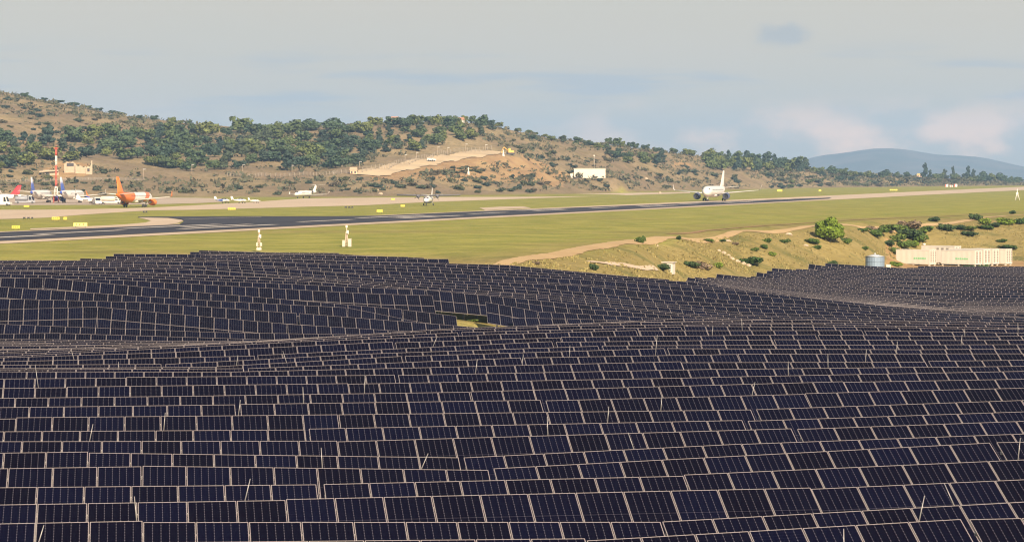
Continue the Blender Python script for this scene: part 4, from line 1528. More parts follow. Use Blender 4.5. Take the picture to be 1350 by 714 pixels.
def barrier(px, label, hpx, Y=2350):
    z = far_ground(px, Y)
    p = at(px, Y, float(z))
    k = Y / F
    root = thing('approach_board', label, 'barrier board', p, 0, 'red and white boards at the runway end')
    n = 3
    for i in range(n):
        mb = MB()
        mb.box(((i - 1) * 1.3 * k, 0, 0.4 + hpx * k / 2), (1.3 * k, 0.3, hpx * k))
        mb.build('board', (WHITE, RED, WHITE)[(i + (hpx > 3)) % 3], root)
    for x in (-1.5, 1.5):
        lg = MB()
        lg.tube((x * k, 0, -0.1), (x * k, 0, 0.5), 0.1, n=6)
        lg.build('leg', GREYM, root)


barrier(1248, 'red and white board at the runway end, leftmost of three', 3.4)
barrier(1254, 'low red and white board in the middle at the runway end', 2.2)
barrier(1260, 'red and white board at the runway end, rightmost of three', 3.6)


def sensor_mast(px, py0, py1, label, cabinet):
    Y = -ZP * F / (py0 - HY)
    p = at(px, Y, ZP)
    k = Y / F
    h = (py0 - py1) * k
    root = thing('sensor_mast', label, 'mast', p, 0, 'white sensor masts beside the runway')
    mb = MB()
    for x, y in ((-0.12, -0.1), (0.12, -0.1), (0, 0.14)):
        mb.tube((x * 1.8, y * 1.8, 0), (x * 0.6, y * 0.6, h * 0.72), 0.035, n=6)
    for i in range(6):
        z = h * 0.72 * (i + 0.5) / 6
        mb.tube((-0.18, -0.15, z), (0.16, 0.1, z + 0.2), 0.02, n=5)
    mb.tube((0, 0, h * 0.68), (0, 0, h * 0.98), 0.06, n=8)
    mb.build('lattice', plain('mast_rust_white', (0.55, 0.42, 0.36), 0.6), root)
    hd = MB()
    hd.box((0.0, 0, h * 0.95), (0.26, 0.22, 0.32))
    hd.box((0.14, -0.05, h * 0.70), (0.30, 0.3, 0.42))
    hd.tube((0.14, -0.2, h * 0.62), (0.3, -0.2, h * 0.62), 0.12, n=10)
    hd.build('sensor_head', OFFWHITE, root)
    if cabinet:
        for x, w, hh in ((-0.38, 0.42, 0.85), (0.40, 0.50, 1.05)):
            c = MB()
            c.box((x, 0.1, hh / 2), (w, 0.5, hh))
            c.box((x, 0.1, hh + 0.02), (w + 0.08, 0.58, 0.05))
            c.build('cabinet', CABINET, root)
    else:
        for x, w, z in ((-0.28, 0.18, 0.75), (0.28, 0.22, 0.75)):
            c = MB()
            c.box((x, 0, z), (w, 0.25, 0.45))
            c.build('cabinet', CABINET, root)
        c = MB()
        c.box((0, 0.05, 0.16), (0.62, 0.5, 0.32))
        c.build('plinth', CONCRETE, root)


sensor_mast(341.5, 329.5, 303, 'slim white sensor mast in the grass above the panel crest', False)
sensor_mast(457, 325, 297, 'white sensor mast flanked by two cabinets in the grass', True)


def tripod_mast():
    p = at(1341, 1090, ZP)
    k = 1090 / F
    root = thing('localizer_mast', 'slim white tripod mast in the grass near the right edge', 'mast', p)
    h = 15 * k
    for x, y in ((-0.9, -0.6), (0.9, -0.6), (0, 0.9)):
        mb = MB()
        mb.tube((x, y, 0), (0, 0, h * 0.75), 0.11, n=6)
        mb.build('leg', WHITE, root)
    mb = MB()
    mb.tube((0, 0, h * 0.3), (0, 0, h), 0.14, n=8)
    mb.box((0, 0, h * 0.62), (1.0, 0.25, 0.35))
    mb.build('pole', WHITE, root)


tripod_mast()


# ------------------------------------------------------------------ battery containers, tank, hut
VENT = plain('vent_grey', (0.24, 0.215, 0.19), 0.6)
CONT = plain('container_white', (0.54, 0.50, 0.44), 0.5, var=0.06, scale=0.6)


def container(label, px, Y, z, ln, w, h, yaw, vents, sticker, units=False):
    """a steel container: near corner at px; its long side runs left of the corner, its louvred end right of it"""
    root = thing('battery_container', label, 'container', at(px, Y, z), yaw, 'white battery containers behind the solar field')
    mb = MB()
    mb.box((-ln / 2, w / 2, 0.35 + h / 2), (ln, w, h))
    # corner posts, rails and corrugation
    for x in (-ln + 0.08, -0.08):
        for y in (0.08, w - 0.08):
            mb.box((x, y, 0.35 + h / 2), (0.17, 0.17, h + 0.03))
    for z_ in (0.42, h + 0.28):
        mb.box((-ln / 2, -0.012, z_), (ln - 0.3, 0.06, 0.13))
        mb.box((0.012, w / 2, z_), (0.06, w - 0.3, 0.13))
    n = int(ln / 0.28)
    for i in range(1, n):
        mb.box((-ln * i / n, -0.008, 0.35 + h / 2), (0.11, 0.04, h - 0.4))
    for x in (-ln + 0.3, -ln / 2, -0.3):
        for y in (0.25, w - 0.25):
            mb.box((x, y, 0.17), (0.3, 0.3, 0.36))
    b = mb.build('body', CONT, root)
    for i in range(vents):
        y = w * (i + 0.5) / vents
        v = MB()
        v.box((0.03, y, 0.35 + h * 0.52), (0.06, w / vents * 0.52, h * 0.82))
        for j in range(5):
            v.box((0.065, y, 0.35 + h * (0.18 + 0.17 * j)), (0.05, w / vents * 0.5, 0.07), 1)
        v.build('louvre', [VENT, CONT], root)
    if sticker:
        s = MB()
        x0 = -ln * sticker
        for j in range(6):
            s.box((x0 + j * 0.5, -0.035, 0.35 + h * 0.40), (0.40, 0.015, 0.30 if j % 2 else 0.40))
        s.build('logo', GREEN_STICKER, root)
    if units:
        for x in (-ln * 0.22, -ln * 0.36, -ln * 0.5):
            u = MB()
            u.box((x, -0.06, 0.35 + h * 0.84), (0.5, 0.1, 0.3))
            u.build('window', VENT, root)
        u = MB()
        u.tube((-ln * 0.97, 0.6, h + 0.3), (-ln * 0.97, 0.6, h + 0.55), 0.05, n=6)
        u.tube((-ln * 0.97 - 0.3, 0.6, h + 0.62), (-ln * 0.97 + 0.3, 0.6, h + 0.62), 0.16, n=10)
        u.build('roof_light', WHITE, root)
    return root


def cz(px, Y):
    return ground(px, Y)


yaw = R(-40)
SPEC = [
    ('white container with a green mark on its side, nearest the water tank', 1226, 551, 8.0, 2.45, 2.9, 3, 0.45, False),
    ('taller white container behind, with a lamp on its roof', 1259, 561, 8.0, 2.45, 3.4, 2, 0.0, True),
    ('white container with a green mark, middle of the row', 1286, 549, 8.0, 2.42, 2.8, 2, 0.55, False),
    ('white container right of the middle one, louvred end showing', 1297.5, 551, 8.0, 2.42, 3.0, 2, 0.0, False),
    ('white container second from the right, wide louvred end', 1309, 553, 8.0, 2.42, 3.0, 2, 0.0, False),
    ('rightmost white container with a louvred end', 1326.5, 554.4, 8.0, 2.42, 3.0, 3, 0.0, False),
]
for lab, px, Y, ln, w, h, v, stk, un in SPEC:
    container(lab, px, Y, -18.15, ln, w, h, yaw, v, stk, un)


def tank():
    Y = 497
    p = at(1153.5, Y, cz(1153, Y))
    k = Y / F
    r, h = 12.3 * k, 20 * k
    root = thing('water_tank', 'round blue-grey corrugated water tank left of the white containers', 'tank', p)
    m, nt, pb = newmat('tank_steel')
    pb.inputs['Base Color'].default_value = (0.17, 0.23, 0.31, 1)
    pb.inputs['Metallic'].default_value = 0.15
    pb.inputs['Roughness'].default_value = 0.5
    mb = MB()
    n = 48
    mb.loft([[((r + 0.03 * (i % 2)) * math.cos(2 * math.pi * i / n), (r + 0.03 * (i % 2)) * math.sin(2 * math.pi * i / n), z) for i in range(n)] for z in (0.2, h)], smooth=False)
    for z in (0.25, h * 0.35, h * 0.68, h - 0.04):
        mb.loft([[((r + 0.06) * math.cos(2 * math.pi * i / n), (r + 0.06) * math.sin(2 * math.pi * i / n), z + dz) for i in range(n)] for dz in (-0.05, 0.05)], smooth=True)
    mb.build('shell', m, root)
    rf = MB()
    rf.loft([[(q_ * math.cos(2 * math.pi * i / n), q_ * math.sin(2 * math.pi * i / n), z) for i in range(n)] for q_, z in ((r + 0.1, h), (r * 0.5, h + 0.24), (0.12, h + 0.42))])
    rf.tube((0, 0, h + 0.4), (0, 0, h + 0.6), 0.16, n=10)
    rf.build('roof', plain('tank_roof', (0.50, 0.51, 0.52), 0.4, 0.3), root)
    pl = MB()
    pl.loft([[((r + 0.35) * math.cos(2 * math.pi * i / n), (r + 0.35) * math.sin(2 * math.pi * i / n), z) for i in range(n)] for z in (-0.4, 0.22)])
    pl.build('plinth', CONCRETE, root)
    q = MB()
    q.box((r + 0.65, -0.4, 0.6), (0.8, 0.9, 1.4))
    q.build('pump_cabinet', CONCRETE, root)
    for x in (-r - 0.5, -r - 1.0):
        v = MB()
        v.tube((x, -0.5, -0.2), (x, -0.5, 0.55), 0.09, n=8)
        v.tube((x - 0.2, -0.5, 0.55), (x + 0.2, -0.5, 0.55), 0.12, n=8)
        v.build('valve', DARK, root)


tank()


def hut():
    p = hit(882, 357.5, 300)
    k = p.y / F
    root = thing('pump_hut', 'small white flat-roofed hut half hidden by a dark bush', 'hut', p, R(-18))
    w, d, h = 13 * k, 1.6, 11.5 * k
    mb = MB()
    mb.box((0, 0, h / 2 - 0.2), (w, d, h + 0.4))
    mb.build('walls', OFFWHITE, root)
    r_ = MB()
    r_.box((0, 0, h + 0.06), (w + 0.4, d + 0.4, 0.12))
    r_.build('roof', CONCRETE, root)
    dd = MB()
    dd.box((w * 0.18, -d / 2 - 0.02, h * 0.42), (w * 0.35, 0.05, h * 0.78))
    dd.build('door', plain('grey_door', (0.30, 0.30, 0.28), 0.6), root)


hut()


def inverter():
    t = min((t for t in TABLES if t.block == 'near' and 228 < t.ym < 262), key=lambda t: (proj(t.p0)[0] - 845) ** 2 + (proj(t.p0)[1] - 402) ** 2)
    Y = 250.0
    p = at(850, Y, ground(850, Y))
    root = thing('trailer', 'small rust-red trailer showing between the panels on the middle hill', 'trailer', p, R(8))
    mb = MB()
    mb.box((0, 0, 1.35), (2.3, 1.2, 0.9))
    mb.box((-0.2, 0, 0.8), (2.6, 1.0, 0.2))
    mb.build('body', plain('rust_red', (0.42, 0.12, 0.07), 0.7), root)
    w = MB()
    w.box((0.95, -0.3, 2.0), (0.55, 0.5, 0.45))
    w.build('lamp_box', WHITE, root)
    for s in (-1, 1):
        g_ = MB()
        g_.tube((-0.1, s * 0.6 - 0.1, 0.38), (-0.1, s * 0.6 + 0.1, 0.38), 0.38, n=12)
        g_.build('wheel', DARK, root)


inverter()


# ------------------------------------------------------------------ buildings and fences on the hill
def block_building():
    p = hit(777.5, 235, 1300)
    k = p.y / F
    w, h = 41 * k, 12.2 * k
    root = thing('block_building', 'plain white windowless block building on the brown slope', 'building', at(777.5, 1600, -(234.6 - HY) / F * 1605), R(-3))
    mb = MB()
    mb.box((0, 4, h / 2 - 3), (w, 8, h + 6))
    n = 4
    for i in range(n + 1):
        mb.box((-w / 2 + w * i / n, -0.04, h / 2 - 1), (0.35, 0.12, h + 2))
    mb.build('walls', plain('block_white', (0.54, 0.49, 0.42), 0.8, var=0.08, scale=0.3), root)
    rf = MB()
    rf.box((0, 4, h + 0.15), (w + 0.5, 8.5, 0.3))
    rf.build('roof', CONCRETE, root)
    a = MB()
    a.tube((2.5, 5, h), (2.5, 5, h + 18 * k), 0.09, 0.06, n=6)
    a.box((2.5, 5, h + 17.6 * k), (0.7, 0.3, 0.6))
    a.build('antenna', plain('antenna_white', (0.62, 0.55, 0.48), 0.6), root)
    s = MB()
    s.box((-w / 2 - 1.6, 1.5, 0.9), (1.6, 1.6, 1.8 + 1.5))
    s.build('annex', OFFWHITE, root)


block_building()


def ruin():
    p = hit(101, 229, 1240)
    k = p.y / F
    root = thing('ruined_house', 'roofless pale stone ruin on the slope above the airliners', 'building', p, R(4))
    mb = MB()

    def wallseg(x0, x1, y0, tops, th=0.6):
        n = len(tops)
        for i in range(n - 1):
            xa, xb = x0 + (x1 - x0) * i / (n - 1), x0 + (x1 - x0) * (i + 1) / (n - 1)
            za, zb = tops[i] * k, tops[i + 1] * k
            mb.add([(xa * k, y0, -2), (xb * k, y0, -2), (xb * k, y0, zb), (xa * k, y0, za), (xa * k, y0 + th, -2), (xb * k, y0 + th, -2), (xb * k, y0 + th, zb), (xa * k, y0 + th, za)],
                   [(0, 1, 2, 3), (7, 6, 5, 4), (3, 2, 6, 7), (0, 4, 5, 1), (1, 5, 6, 2), (3, 7, 4, 0)])
    wallseg(-17, -2, 3.0, [13, 16, 14, 16, 13])
    wallseg(-2, 12, 1.0, [13, 9.5, 11, 8, 10])
    wallseg(12, 20, 0.2, [8, 10, 9, 16])
    wallseg(19, 20.5, 0.0, [17, 17.5])
    mb.build('walls', STONE, root)
    d = MB()
    d.box((-9 * k, 2.9, 12 * k), (9 * k, 0.3, 4 * k))
    d.box((15.5 * k, 0.1, 5 * k), (3 * k, 0.3, 4.0 * k))
    d.build('opening', plain('ruin_opening', (0.06, 0.055, 0.06), 0.9), root)
    p = hit(64, 231.5, 1240)
    k = p.y / F
    root = thing('stone_shelter', 'low flat-roofed pale shelter left of the stone ruin', 'building', p, R(6))
    mb = MB()
    mb.box((3 * k, 3, 1.2), (20 * k, 4, 3.2), 0)
    mb.add([(-12 * k, -0.5, 2.2), (13 * k, -0.5, 2.7), (13 * k, 6, 2.9), (-12 * k, 6, 2.5), (-12 * k, -0.5, 1.7), (13 * k, -0.5, 2.2), (13 * k, 6, 2.4), (-12 * k, 6, 2.0)], [(0, 1, 2, 3), (4, 7, 6, 5), (0, 4, 5, 1), (1, 5, 6, 2), (2, 6, 7, 3), (3, 7, 4, 0)])
    mb.build('walls', STONE, root)
    d = MB()
    d.box((-2 * k, 0.95, 0.8), (4 * k, 0.2, 1.8))
    d.build('opening', BLACK, root)


ruin()


def small_house(px, py, w, h, label, mat, roof):
    p = hit(px, py, 1250)
    k = p.y / F
    root = thing('stone_house', label, 'house', p, R(random.uniform(-15, 15)))
    mb = MB()
    mb.box((0, 2.5, h * k / 2 - 1.5), (w * k, 5, h * k + 3))
    mb.build('walls', mat, root)
    rf = MB()
    ww = w * k / 2 + 0.3
    hh = h * k
    rf.add([(-ww, -0.3, hh), (ww, -0.3, hh), (ww, 5.3, hh), (-ww, 5.3, hh), (-ww * 0.9, 2.5, hh + 1.6), (ww * 0.9, 2.5, hh + 1.6)], [(0, 1, 5, 4), (1, 2, 5), (2, 3, 4, 5), (3, 0, 4), (3, 2, 1, 0)])
    rf.build('roof', roof, root)
    wd = MB()
    for x in (-0.25, 0.25):
        wd.box((x * w * k, -0.03, hh * 0.55), (0.9, 0.08, 1.1))
    wd.build('window', BLACK, root)


TILE = plain('roof_tile', (0.40, 0.20, 0.12), 0.9)
small_house(520, 164, 10, 7, 'small tan house among the trees on the hill crest', TANPLASTER, TILE)
small_house(606, 163, 9, 5, 'small pale house between crest trees above the sandy road', OFFWHITE, TILE)
small_house(466, 230, 9, 5.5, 'low tan cabin at the lower end of the sandy hill road', TANPLASTER, plain('cabin_roof', (0.45, 0.30, 0.20), 0.8))
small_house(1212, 231, 6, 3, 'tiny ochre house on the skyline among the pines', TANPLASTER, plain('ochre_roof', (0.45, 0.36, 0.14), 0.8))


def cairn(px, py, h, label):
    p = hit(px, py, 1200)
    k = p.y / F
    root = thing('marker_cone', label, 'marker', p, 0, 'white stone markers on the knoll')
    mb = MB()
    n = 10
    mb.loft([[(r * k * math.cos(2 * math.pi * i / n), r * k * math.sin(2 * math.pi * i / n), z * k) for i in range(n)] for r, z in ((2.4, -1), (1.5, h * 0.35), (0.7, h * 0.55), (0.5, h))])
    mb.build('cone', OFFWHITE, root)
    m2 = MB()
    m2.box((0, 0, h * k), (1.4 * k, 1.4 * k, 0.8 * k))
    m2.build('cap', WHITE, root)


cairn(617.5, 230, 9, 'white stone marker on the knoll below the end of the sandy road')
cairn(663.5, 206, 8, 'white stone marker beside the digger at the road end')


def digger():
    p = hit(673, 204, 1200)
    k = p.y / F
    root = thing('excavator', 'small yellow digger at the top of the sandy road', 'excavator', p, R(200))
    mb = MB()
    mb.box((0, 0, 1.9), (3.4, 2.4, 1.3))
    mb.box((0.6, -0.4, 3.0), (1.5, 1.3, 1.3))
    b = mb.build('cab', plain('digger_yellow', (0.55, 0.33, 0.08), 0.6), root)
    for s in (-1, 1):
        t = MB()
        t.loft([[(x, s * 1.1 + dy, z) for x, z in ((-2, 0.1), (2, 0.1), (2.3, 0.6), (2, 1.1), (-2, 1.1), (-2.3, 0.6))] for dy in (-0.3, 0.3)], smooth=False)
        t.build('track', DARK, root)
    a = MB()
    a.tube((1.5, 0.5, 2.2), (4.2, 0.5, 4.4), 0.28, n=6)
    a.tube((4.2, 0.5, 4.4), (5.6, 0.5, 2.0), 0.22, n=6)
    a.box((5.6, 0.5, 1.6), (0.8, 1.0, 0.8))
    a.build('arm', plain('digger_arm', (0.50, 0.30, 0.08), 0.6), root)


digger()


def fence(label, pts, n, hpx):
    P = [hit(px, py, 1180) for px, py in pts]
    d = [0]
    for a, b in zip(P, P[1:]):
        d.append(d[-1] + (b - a).length)
    root = thing('wire_fence', label, 'fence', P[0], 0, None)
    Q = []
    for i in range(n + 1):
        s = d[-1] * i / n
        x, y = np.interp(s, d, [p.x for p in P]), np.interp(s, d, [p.y for p in P])
        z = ground(CX + x / y * F, y)
        Q.append(Vector((x, y, z)))
    h = hpx * P[0].y / F
    for q_ in Q:
        mb = MB()
        c = q_ - P[0]
        mb.tube(c - Vector((0, 0, 0.5)), c + Vector((0, 0, h)), 0.13, n=5)
        mb.build('post', plainpost, root)
    mb = MB()
    for j in range(4):
        z = h * (0.25 + 0.24 * j)
        for a, b in zip(Q, Q[1:]):
            mb.tube(a - P[0] + Vector((0, 0, z)), b - P[0] + Vector((0, 0, z)), 0.03, n=4, caps=False)
    mb.build('wire', GREYM, root)


plainpost = plain('fence_post', (0.26, 0.22, 0.17), 0.8)
fence('long wire fence of pale posts along the foot of the wooded hill', [(300, 233), (345, 232.5), (400, 231.5), (440, 230.5), (468, 229.5)], 34, 5.5)
fence('wire fence climbing beside the sandy hill road', [(478, 228), (500, 223.5), (530, 216.5), (560, 210.5), (590, 204.5), (620, 201), (648, 198.5)], 44, 7.5)
fence('low wire fence above the parked airliners', [(-10, 241.5), (30, 240), (70, 239), (130, 238), (190, 238.5)], 26, 4)


def pole(px, py, hpx, label):
    p = hit(px, py, 1200)
    k = p.y / F
    root = thing('light_pole', label, 'pole', p, 0, 'light poles on the hill foot')
    mb = MB()
    mb.tube((0, 0, -0.5), (0, 0, hpx * k), 0.17, 0.10, n=6)
    mb.build('pole', WOODPOLE, root)
    mb = MB()
    mb.box((0.5, -0.2, hpx * k), (1.3, 0.3, 0.22))
    mb.build('lamp', STEEL, root)


for px, py, h, lab in [(189, 236, 13, 'light pole above the orange airliner on the slope'), (253, 231, 14, 'light pole on the slope between the orange airliner and the business jet'), (320, 231, 14, 'light pole left of the business jet at the wood edge'),
                       (385, 228, 10, 'light pole above the left wing of the business jet'), (474, 222, 9, 'short pole beside the tan cabin'), (534, 217, 13, 'pole at the lower part of the sandy road fence'), (549, 212, 11, 'pole beside the white car on the sandy road'),
                       (577, 207, 13, 'pole at the middle of the sandy road fence'), (590, 204.5, 10, 'shorter pole at the middle of the sandy road fence'), (614, 202, 12, 'pole near the top of the sandy road fence'), (640, 200, 9, 'pole at the end of the sandy road fence')]:
    pole(px, py, h, lab)


def boulder(px, py, w, h, label, y0=300):
    p = hit(px, py, y0)
    k = p.y / F
    rnd = random.Random(int(px * 7 + py))
    mb = MB()
    n, m = 12, 7
    rings = []
    for j in range(m):
        a = math.pi * j / (m - 1)
        rings.append([((w * k / 2) * math.sin(a) * math.cos(2 * math.pi * i / n) * rnd.uniform(0.5, 1.1) + 0.01 * math.cos(i), (w * k / 2) * 0.7 * math.sin(a) * math.sin(2 * math.pi * i / n) * rnd.uniform(0.5, 1.1), -h * k * 0.45 + h * k * 0.6 * (1 - math.cos(a)) * rnd.uniform(0.85, 1.1)) for i in range(n)])
    mb.loft(rings, smooth=False)
    o = mb.build('boulder', STONE)
    o.location = p
    tag(o, label, 'boulder', 'pale rocks on the slopes')


for a in [(1040, 309.5, 11, 4, 'long pale boulder on the grass slope left of the bright tree'), (959, 318, 12, 3, 'flat pale rock at the edge of the dirt track'), (866, 324, 6, 2, 'tiny pale rock below the track bush'), (1062, 324, 9, 3, 'pale rock among bushes below the bright tree')]:
    boulder(*a)
for i, (px, py, w, h) in enumerate([(948, 331, 6, 3), (954, 334, 8, 4), (960, 338, 8, 4), (965, 341.5, 8, 4), (972, 345, 10, 4), (980, 348, 9, 4), (987, 350.5, 8, 4)]):
    boulder(px, py, w, h, f'{ordn(i + 1)} pale stone down the rocky gully on the grass slope')
for a in [(852, 236, 5, 3, 'white rock on the brown slope left of the rolling airliner', 1200), (870, 255, 5, 3, 'pale rock at the slope foot left of the rolling airliner', 1200), (502, 256, 8, 3, 'pale scree boulder at the slope foot above the propeller plane', 1200), (497, 251, 6, 2.4, 'smaller scree boulder above the pale one at the slope foot', 1200)]:
    boulder(*a)


# ------------------------------------------------------------------ trees and shrubs
def foliage(name, cols):
    m, nt, p = newmat(name)
    oi = nt.nodes.new('ShaderNodeObjectInfo')
    ge = nt.nodes.new('ShaderNodeNewGeometry')
    r = nt.nodes.new('ShaderNodeValToRGB')
    els = r.color_ramp.elements
    els[0].color = (*cols[0], 1)
    els[1].color = (*cols[-1], 1)
    for i, c in enumerate(cols[1:-1]):
        e = els.new((i + 1) / (len(cols) - 1))
        e.color = (*c, 1)
    L(nt, oi.outputs['Random'], r.inputs[0])
    k = M1(nt, 'MULTIPLY_ADD', ge.outputs['Random Per Island'], 0.5, 0.75)
    v = nt.nodes.new('ShaderNodeVectorMath')
    v.operation = 'SCALE'
    L(nt, r.outputs[0], v.inputs[0])
    L(nt, k, v.inputs['Scale'])
    L(nt, v.outputs[0], p.inputs['Base Color'])
    p.inputs['Roughness'].default_value = 0.8
    p.inputs['Specular IOR Level'].default_value = 0.15
    return m


F_PINE = foliage('pine_foliage', [(0.036, 0.060, 0.042), (0.050, 0.078, 0.044), (0.078, 0.104, 0.040), (0.112, 0.130, 0.042)])
F_DARK = foliage('evergreen_foliage', [(0.030, 0.050, 0.040), (0.042, 0.062, 0.046), (0.060, 0.075, 0.040)])
F_SCRUB = foliage('scrub_foliage', [(0.040, 0.055, 0.040), (0.060, 0.072, 0.040), (0.085, 0.090, 0.040), (0.080, 0.065, 0.045)])
F_BRIGHT = foliage('fresh_foliage', [(0.115, 0.170, 0.020), (0.135, 0.185, 0.026)])
F_GREEN = foliage('bush_foliage', [(0.040, 0.075, 0.020), (0.075, 0.120, 0.024), (0.095, 0.130, 0.030)])
F_DRY = foliage('dry_foliage', [(0.16, 0.12, 0.085), (0.19, 0.145, 0.10)])
BARK = plain('bark', (0.11, 0.08, 0.06), 0.9)


def crown_mesh(name, seed, mat, lobes, leaf, count, shell=0.75):
    """many small leaf clumps spread through the volume of several lobes; unit size, base at z = 0"""
    rnd = np.random.default_rng(seed)
    V, Fc = [], []
    tot = sum(l[3] * l[4] for l in lobes)
    for cx, cyy, cz_, rr, rz in lobes:
        n = int(count * rr * rz / tot)
        d = rnd.normal(size=(n, 3))
        d /= np.linalg.norm(d, axis=1)[:, None]
        rad = rnd.uniform(shell ** 3, 1.0, n) ** (1 / 3) * (1 + 0.16 * np.sin(d[:, 0] * 7 + seed) * np.sin(d[:, 2] * 6 + d[:, 1] * 5))
        P = np.array([cx, cyy, cz_]) + d * rad[:, None] * np.array([rr, rr, rz])
        for q_, nn in zip(P, d):
            if q_[2] < 0:
                q_[2] = abs(q_[2]) * 0.3
            a = nn + rnd.normal(size=3) * 0.55
            a /= np.linalg.norm(a)
            b = np.cross(a, rnd.normal(size=3))
            b /= np.linalg.norm(b) + 1e-9
            c = np.cross(a, b)
            s = leaf * rnd.uniform(0.6, 1.3)
            k = len(V)
            V += [q_ - b * s - c * s * 0.6, q_ + b * s * 0.9 - c * s * 0.8, q_ + b * s + c * s * 0.7, q_ - b * s * 0.8 + c * s]
            Fc.append((k, k + 1, k + 2, k + 3))
    # a knobbly core that stops light passing straight through
    me = bpy.data.meshes.new(name)
    me.from_pydata([tuple(v) for v in V], [], Fc)
    me.materials.append(mat)
    me.update()
    return me


def lobes_round(seed, n=9, wide=0.5, low=0.30, high=0.78):
    r = random.Random(seed)
    out = [(0, 0, 0.5, 0.30 * wide * 2, 0.30)]
    for i in range(n):
        a = 2 * math.pi * i / n + r.uniform(-0.4, 0.4)
        d = wide * r.uniform(0.35, 0.68)
        out.append((d * math.cos(a), d * math.sin(a), r.uniform(low, high), r.uniform(0.17, 0.27), r.uniform(0.14, 0.22)))
    return out


def lobes_tall(seed):
    r = random.Random(seed)
    out = []
    for i in range(9):
        z = 0.22 + 0.68 * i / 8
        w = 0.34 * (1 - 0.72 * (z - 0.2))
        a = r.uniform(0, 6.28)
        out.append((w * 0.5 * math.cos(a), w * 0.5 * math.sin(a), z, w * r.uniform(0.6, 0.95), 0.11))
    return out


def lobes_low(seed):
    r = random.Random(seed)
    out = []
    for i in range(7):
        a = 2 * math.pi * i / 7 + r.uniform(-0.5, 0.5)
        d = r.uniform(0.1, 0.40)
        out.append((d * math.cos(a), d * math.sin(a), r.uniform(0.15, 0.5), r.uniform(0.2, 0.32), r.uniform(0.18, 0.34)))
    return out


def trunk_mesh(seed, h=0.62, r0=0.035):
    rnd = random.Random(seed)
    mb = MB()
    top_ = Vector((rnd.uniform(-0.05, 0.05), rnd.uniform(-0.05, 0.05), h))
    mb.tube((0, 0, -0.06), top_ * 0.5, r0, r0 * 0.75, n=7)
    mb.tube(top_ * 0.5, top_, r0 * 0.75, r0 * 0.35, n=7)
    for i in range(5):
        a = rnd.uniform(0, 6.28)
        s = top_ * rnd.uniform(0.4, 0.85)
        mb.tube(s, s + Vector((math.cos(a) * 0.24, math.sin(a) * 0.24, rnd.uniform(0.06, 0.2))), r0 * 0.4, r0 * 0.15, n=5)
    return mb.mesh('trunk', BARK)


PINES = [crown_mesh('crown', 20 + i, F_PINE, lobes_round(20 + i, 9, 0.52), 0.058, 620) for i in range(4)]
TALLS = [crown_mesh('crown', 40 + i, F_DARK, lobes_tall(40 + i), 0.050, 620) for i in range(3)]
SHRUBS = [crown_mesh('crown', 60 + i, F_SCRUB, lobes_low(60 + i), 0.085, 320) for i in range(4)]
DSHRUB = [crown_mesh('crown', 70 + i, F_DARK, lobes_low(70 + i), 0.085, 320) for i in range(3)]
TRUNKS = [trunk_mesh(80 + i) for i in range(3)]
STEMS = [trunk_mesh(90 + i, 0.35, 0.03) for i in range(2)]
rt = random.Random(5)
COUNT = {'tree': 0, 'shrub': 0}
PLANTS = []                                 # (object, px, py, kind, size)


def plant(kind, px, py, wpx, hpx, crown, trunk, y0=1180, sink=0.0, name=None):
    p = hit(px, py, y0)
    k = p.y / F
    root = link(name or kind, None)
    root.location = p - Vector((0, 0, sink))
    root.rotation_euler = (0, 0, rt.uniform(0, 6.28))
    c = link('crown', crown, root)
    c.scale = (wpx * k, wpx * k, hpx * k)
    t = link('trunk', trunk, root)
    t.scale = (wpx * k, wpx * k, hpx * k)
    PLANTS.append((root, px, py, kind, wpx))
    return root


def scatter(kind, poly, n, wr, hr, crowns, trunks, dmin=0.55):
    xs = [p_[0] for p_ in poly]
    ys = [p_[1] for p_ in poly]
    got, tries = [], 0
    while len(got) < n and tries < n * 40:
        tries += 1
        px, py = rt.uniform(min(xs), max(xs)), rt.uniform(min(ys), max(ys))
        if not inpoly(np.array(px), np.array(py), poly):
            continue
        w = rt.uniform(*wr)
        if any(abs(px - a) < dmin * (w + c) / 2 and abs(py - b) < 0.3 * (w + c) / 2 for a, b, c in got):
            continue
        q_ = hit(px, py, 1180)
        if road_dist(q_.x, q_.y) < 24:
            continue
        got.append((px, py, w))
        plant(kind, px, py, w, rt.uniform(*hr) * w, rt.choice(crowns), rt.choice(trunks))


MIXED = PINES + PINES + TALLS
# the wood on the left half of the hill
scatter('tree', [(-10, 178), (40, 186), (110, 186), (200, 172), (300, 176), (380, 172), (470, 172), (490, 196), (480, 220), (430, 226), (330, 222), (240, 226), (130, 210), (40, 222), (-10, 228)], 112, (17, 33), (0.55, 0.85), MIXED, TRUNKS, 0.5)
scatter('tree', [(480, 166), (545, 162), (640, 164), (655, 176), (600, 190), (560, 196), (500, 212), (480, 200)], 40, (13, 25), (0.6, 0.9), MIXED, TRUNKS, 0.5)
scatter('tree', [(795, 199), (870, 204), (885, 214), (860, 220), (810, 214)], 13, (10, 20), (0.55, 0.9), PINES + TALLS, TRUNKS)
scatter('tree', [(930, 214), (1060, 222), (1075, 229), (1010, 228), (940, 224)], 24, (13, 24), (0.8, 1.1), PINES + TALLS, TRUNKS, 0.45)
scatter('tree', [(690, 178), (800, 194), (800, 200), (690, 184)], 8, (9, 14), (0.55, 0.75), MIXED, TRUNKS, 0.5)
scatter('tree', [(1070, 229), (1345, 240), (1345, 243), (1070, 233)], 14, (10, 17), (0.6, 0.8), MIXED, TRUNKS, 0.5)
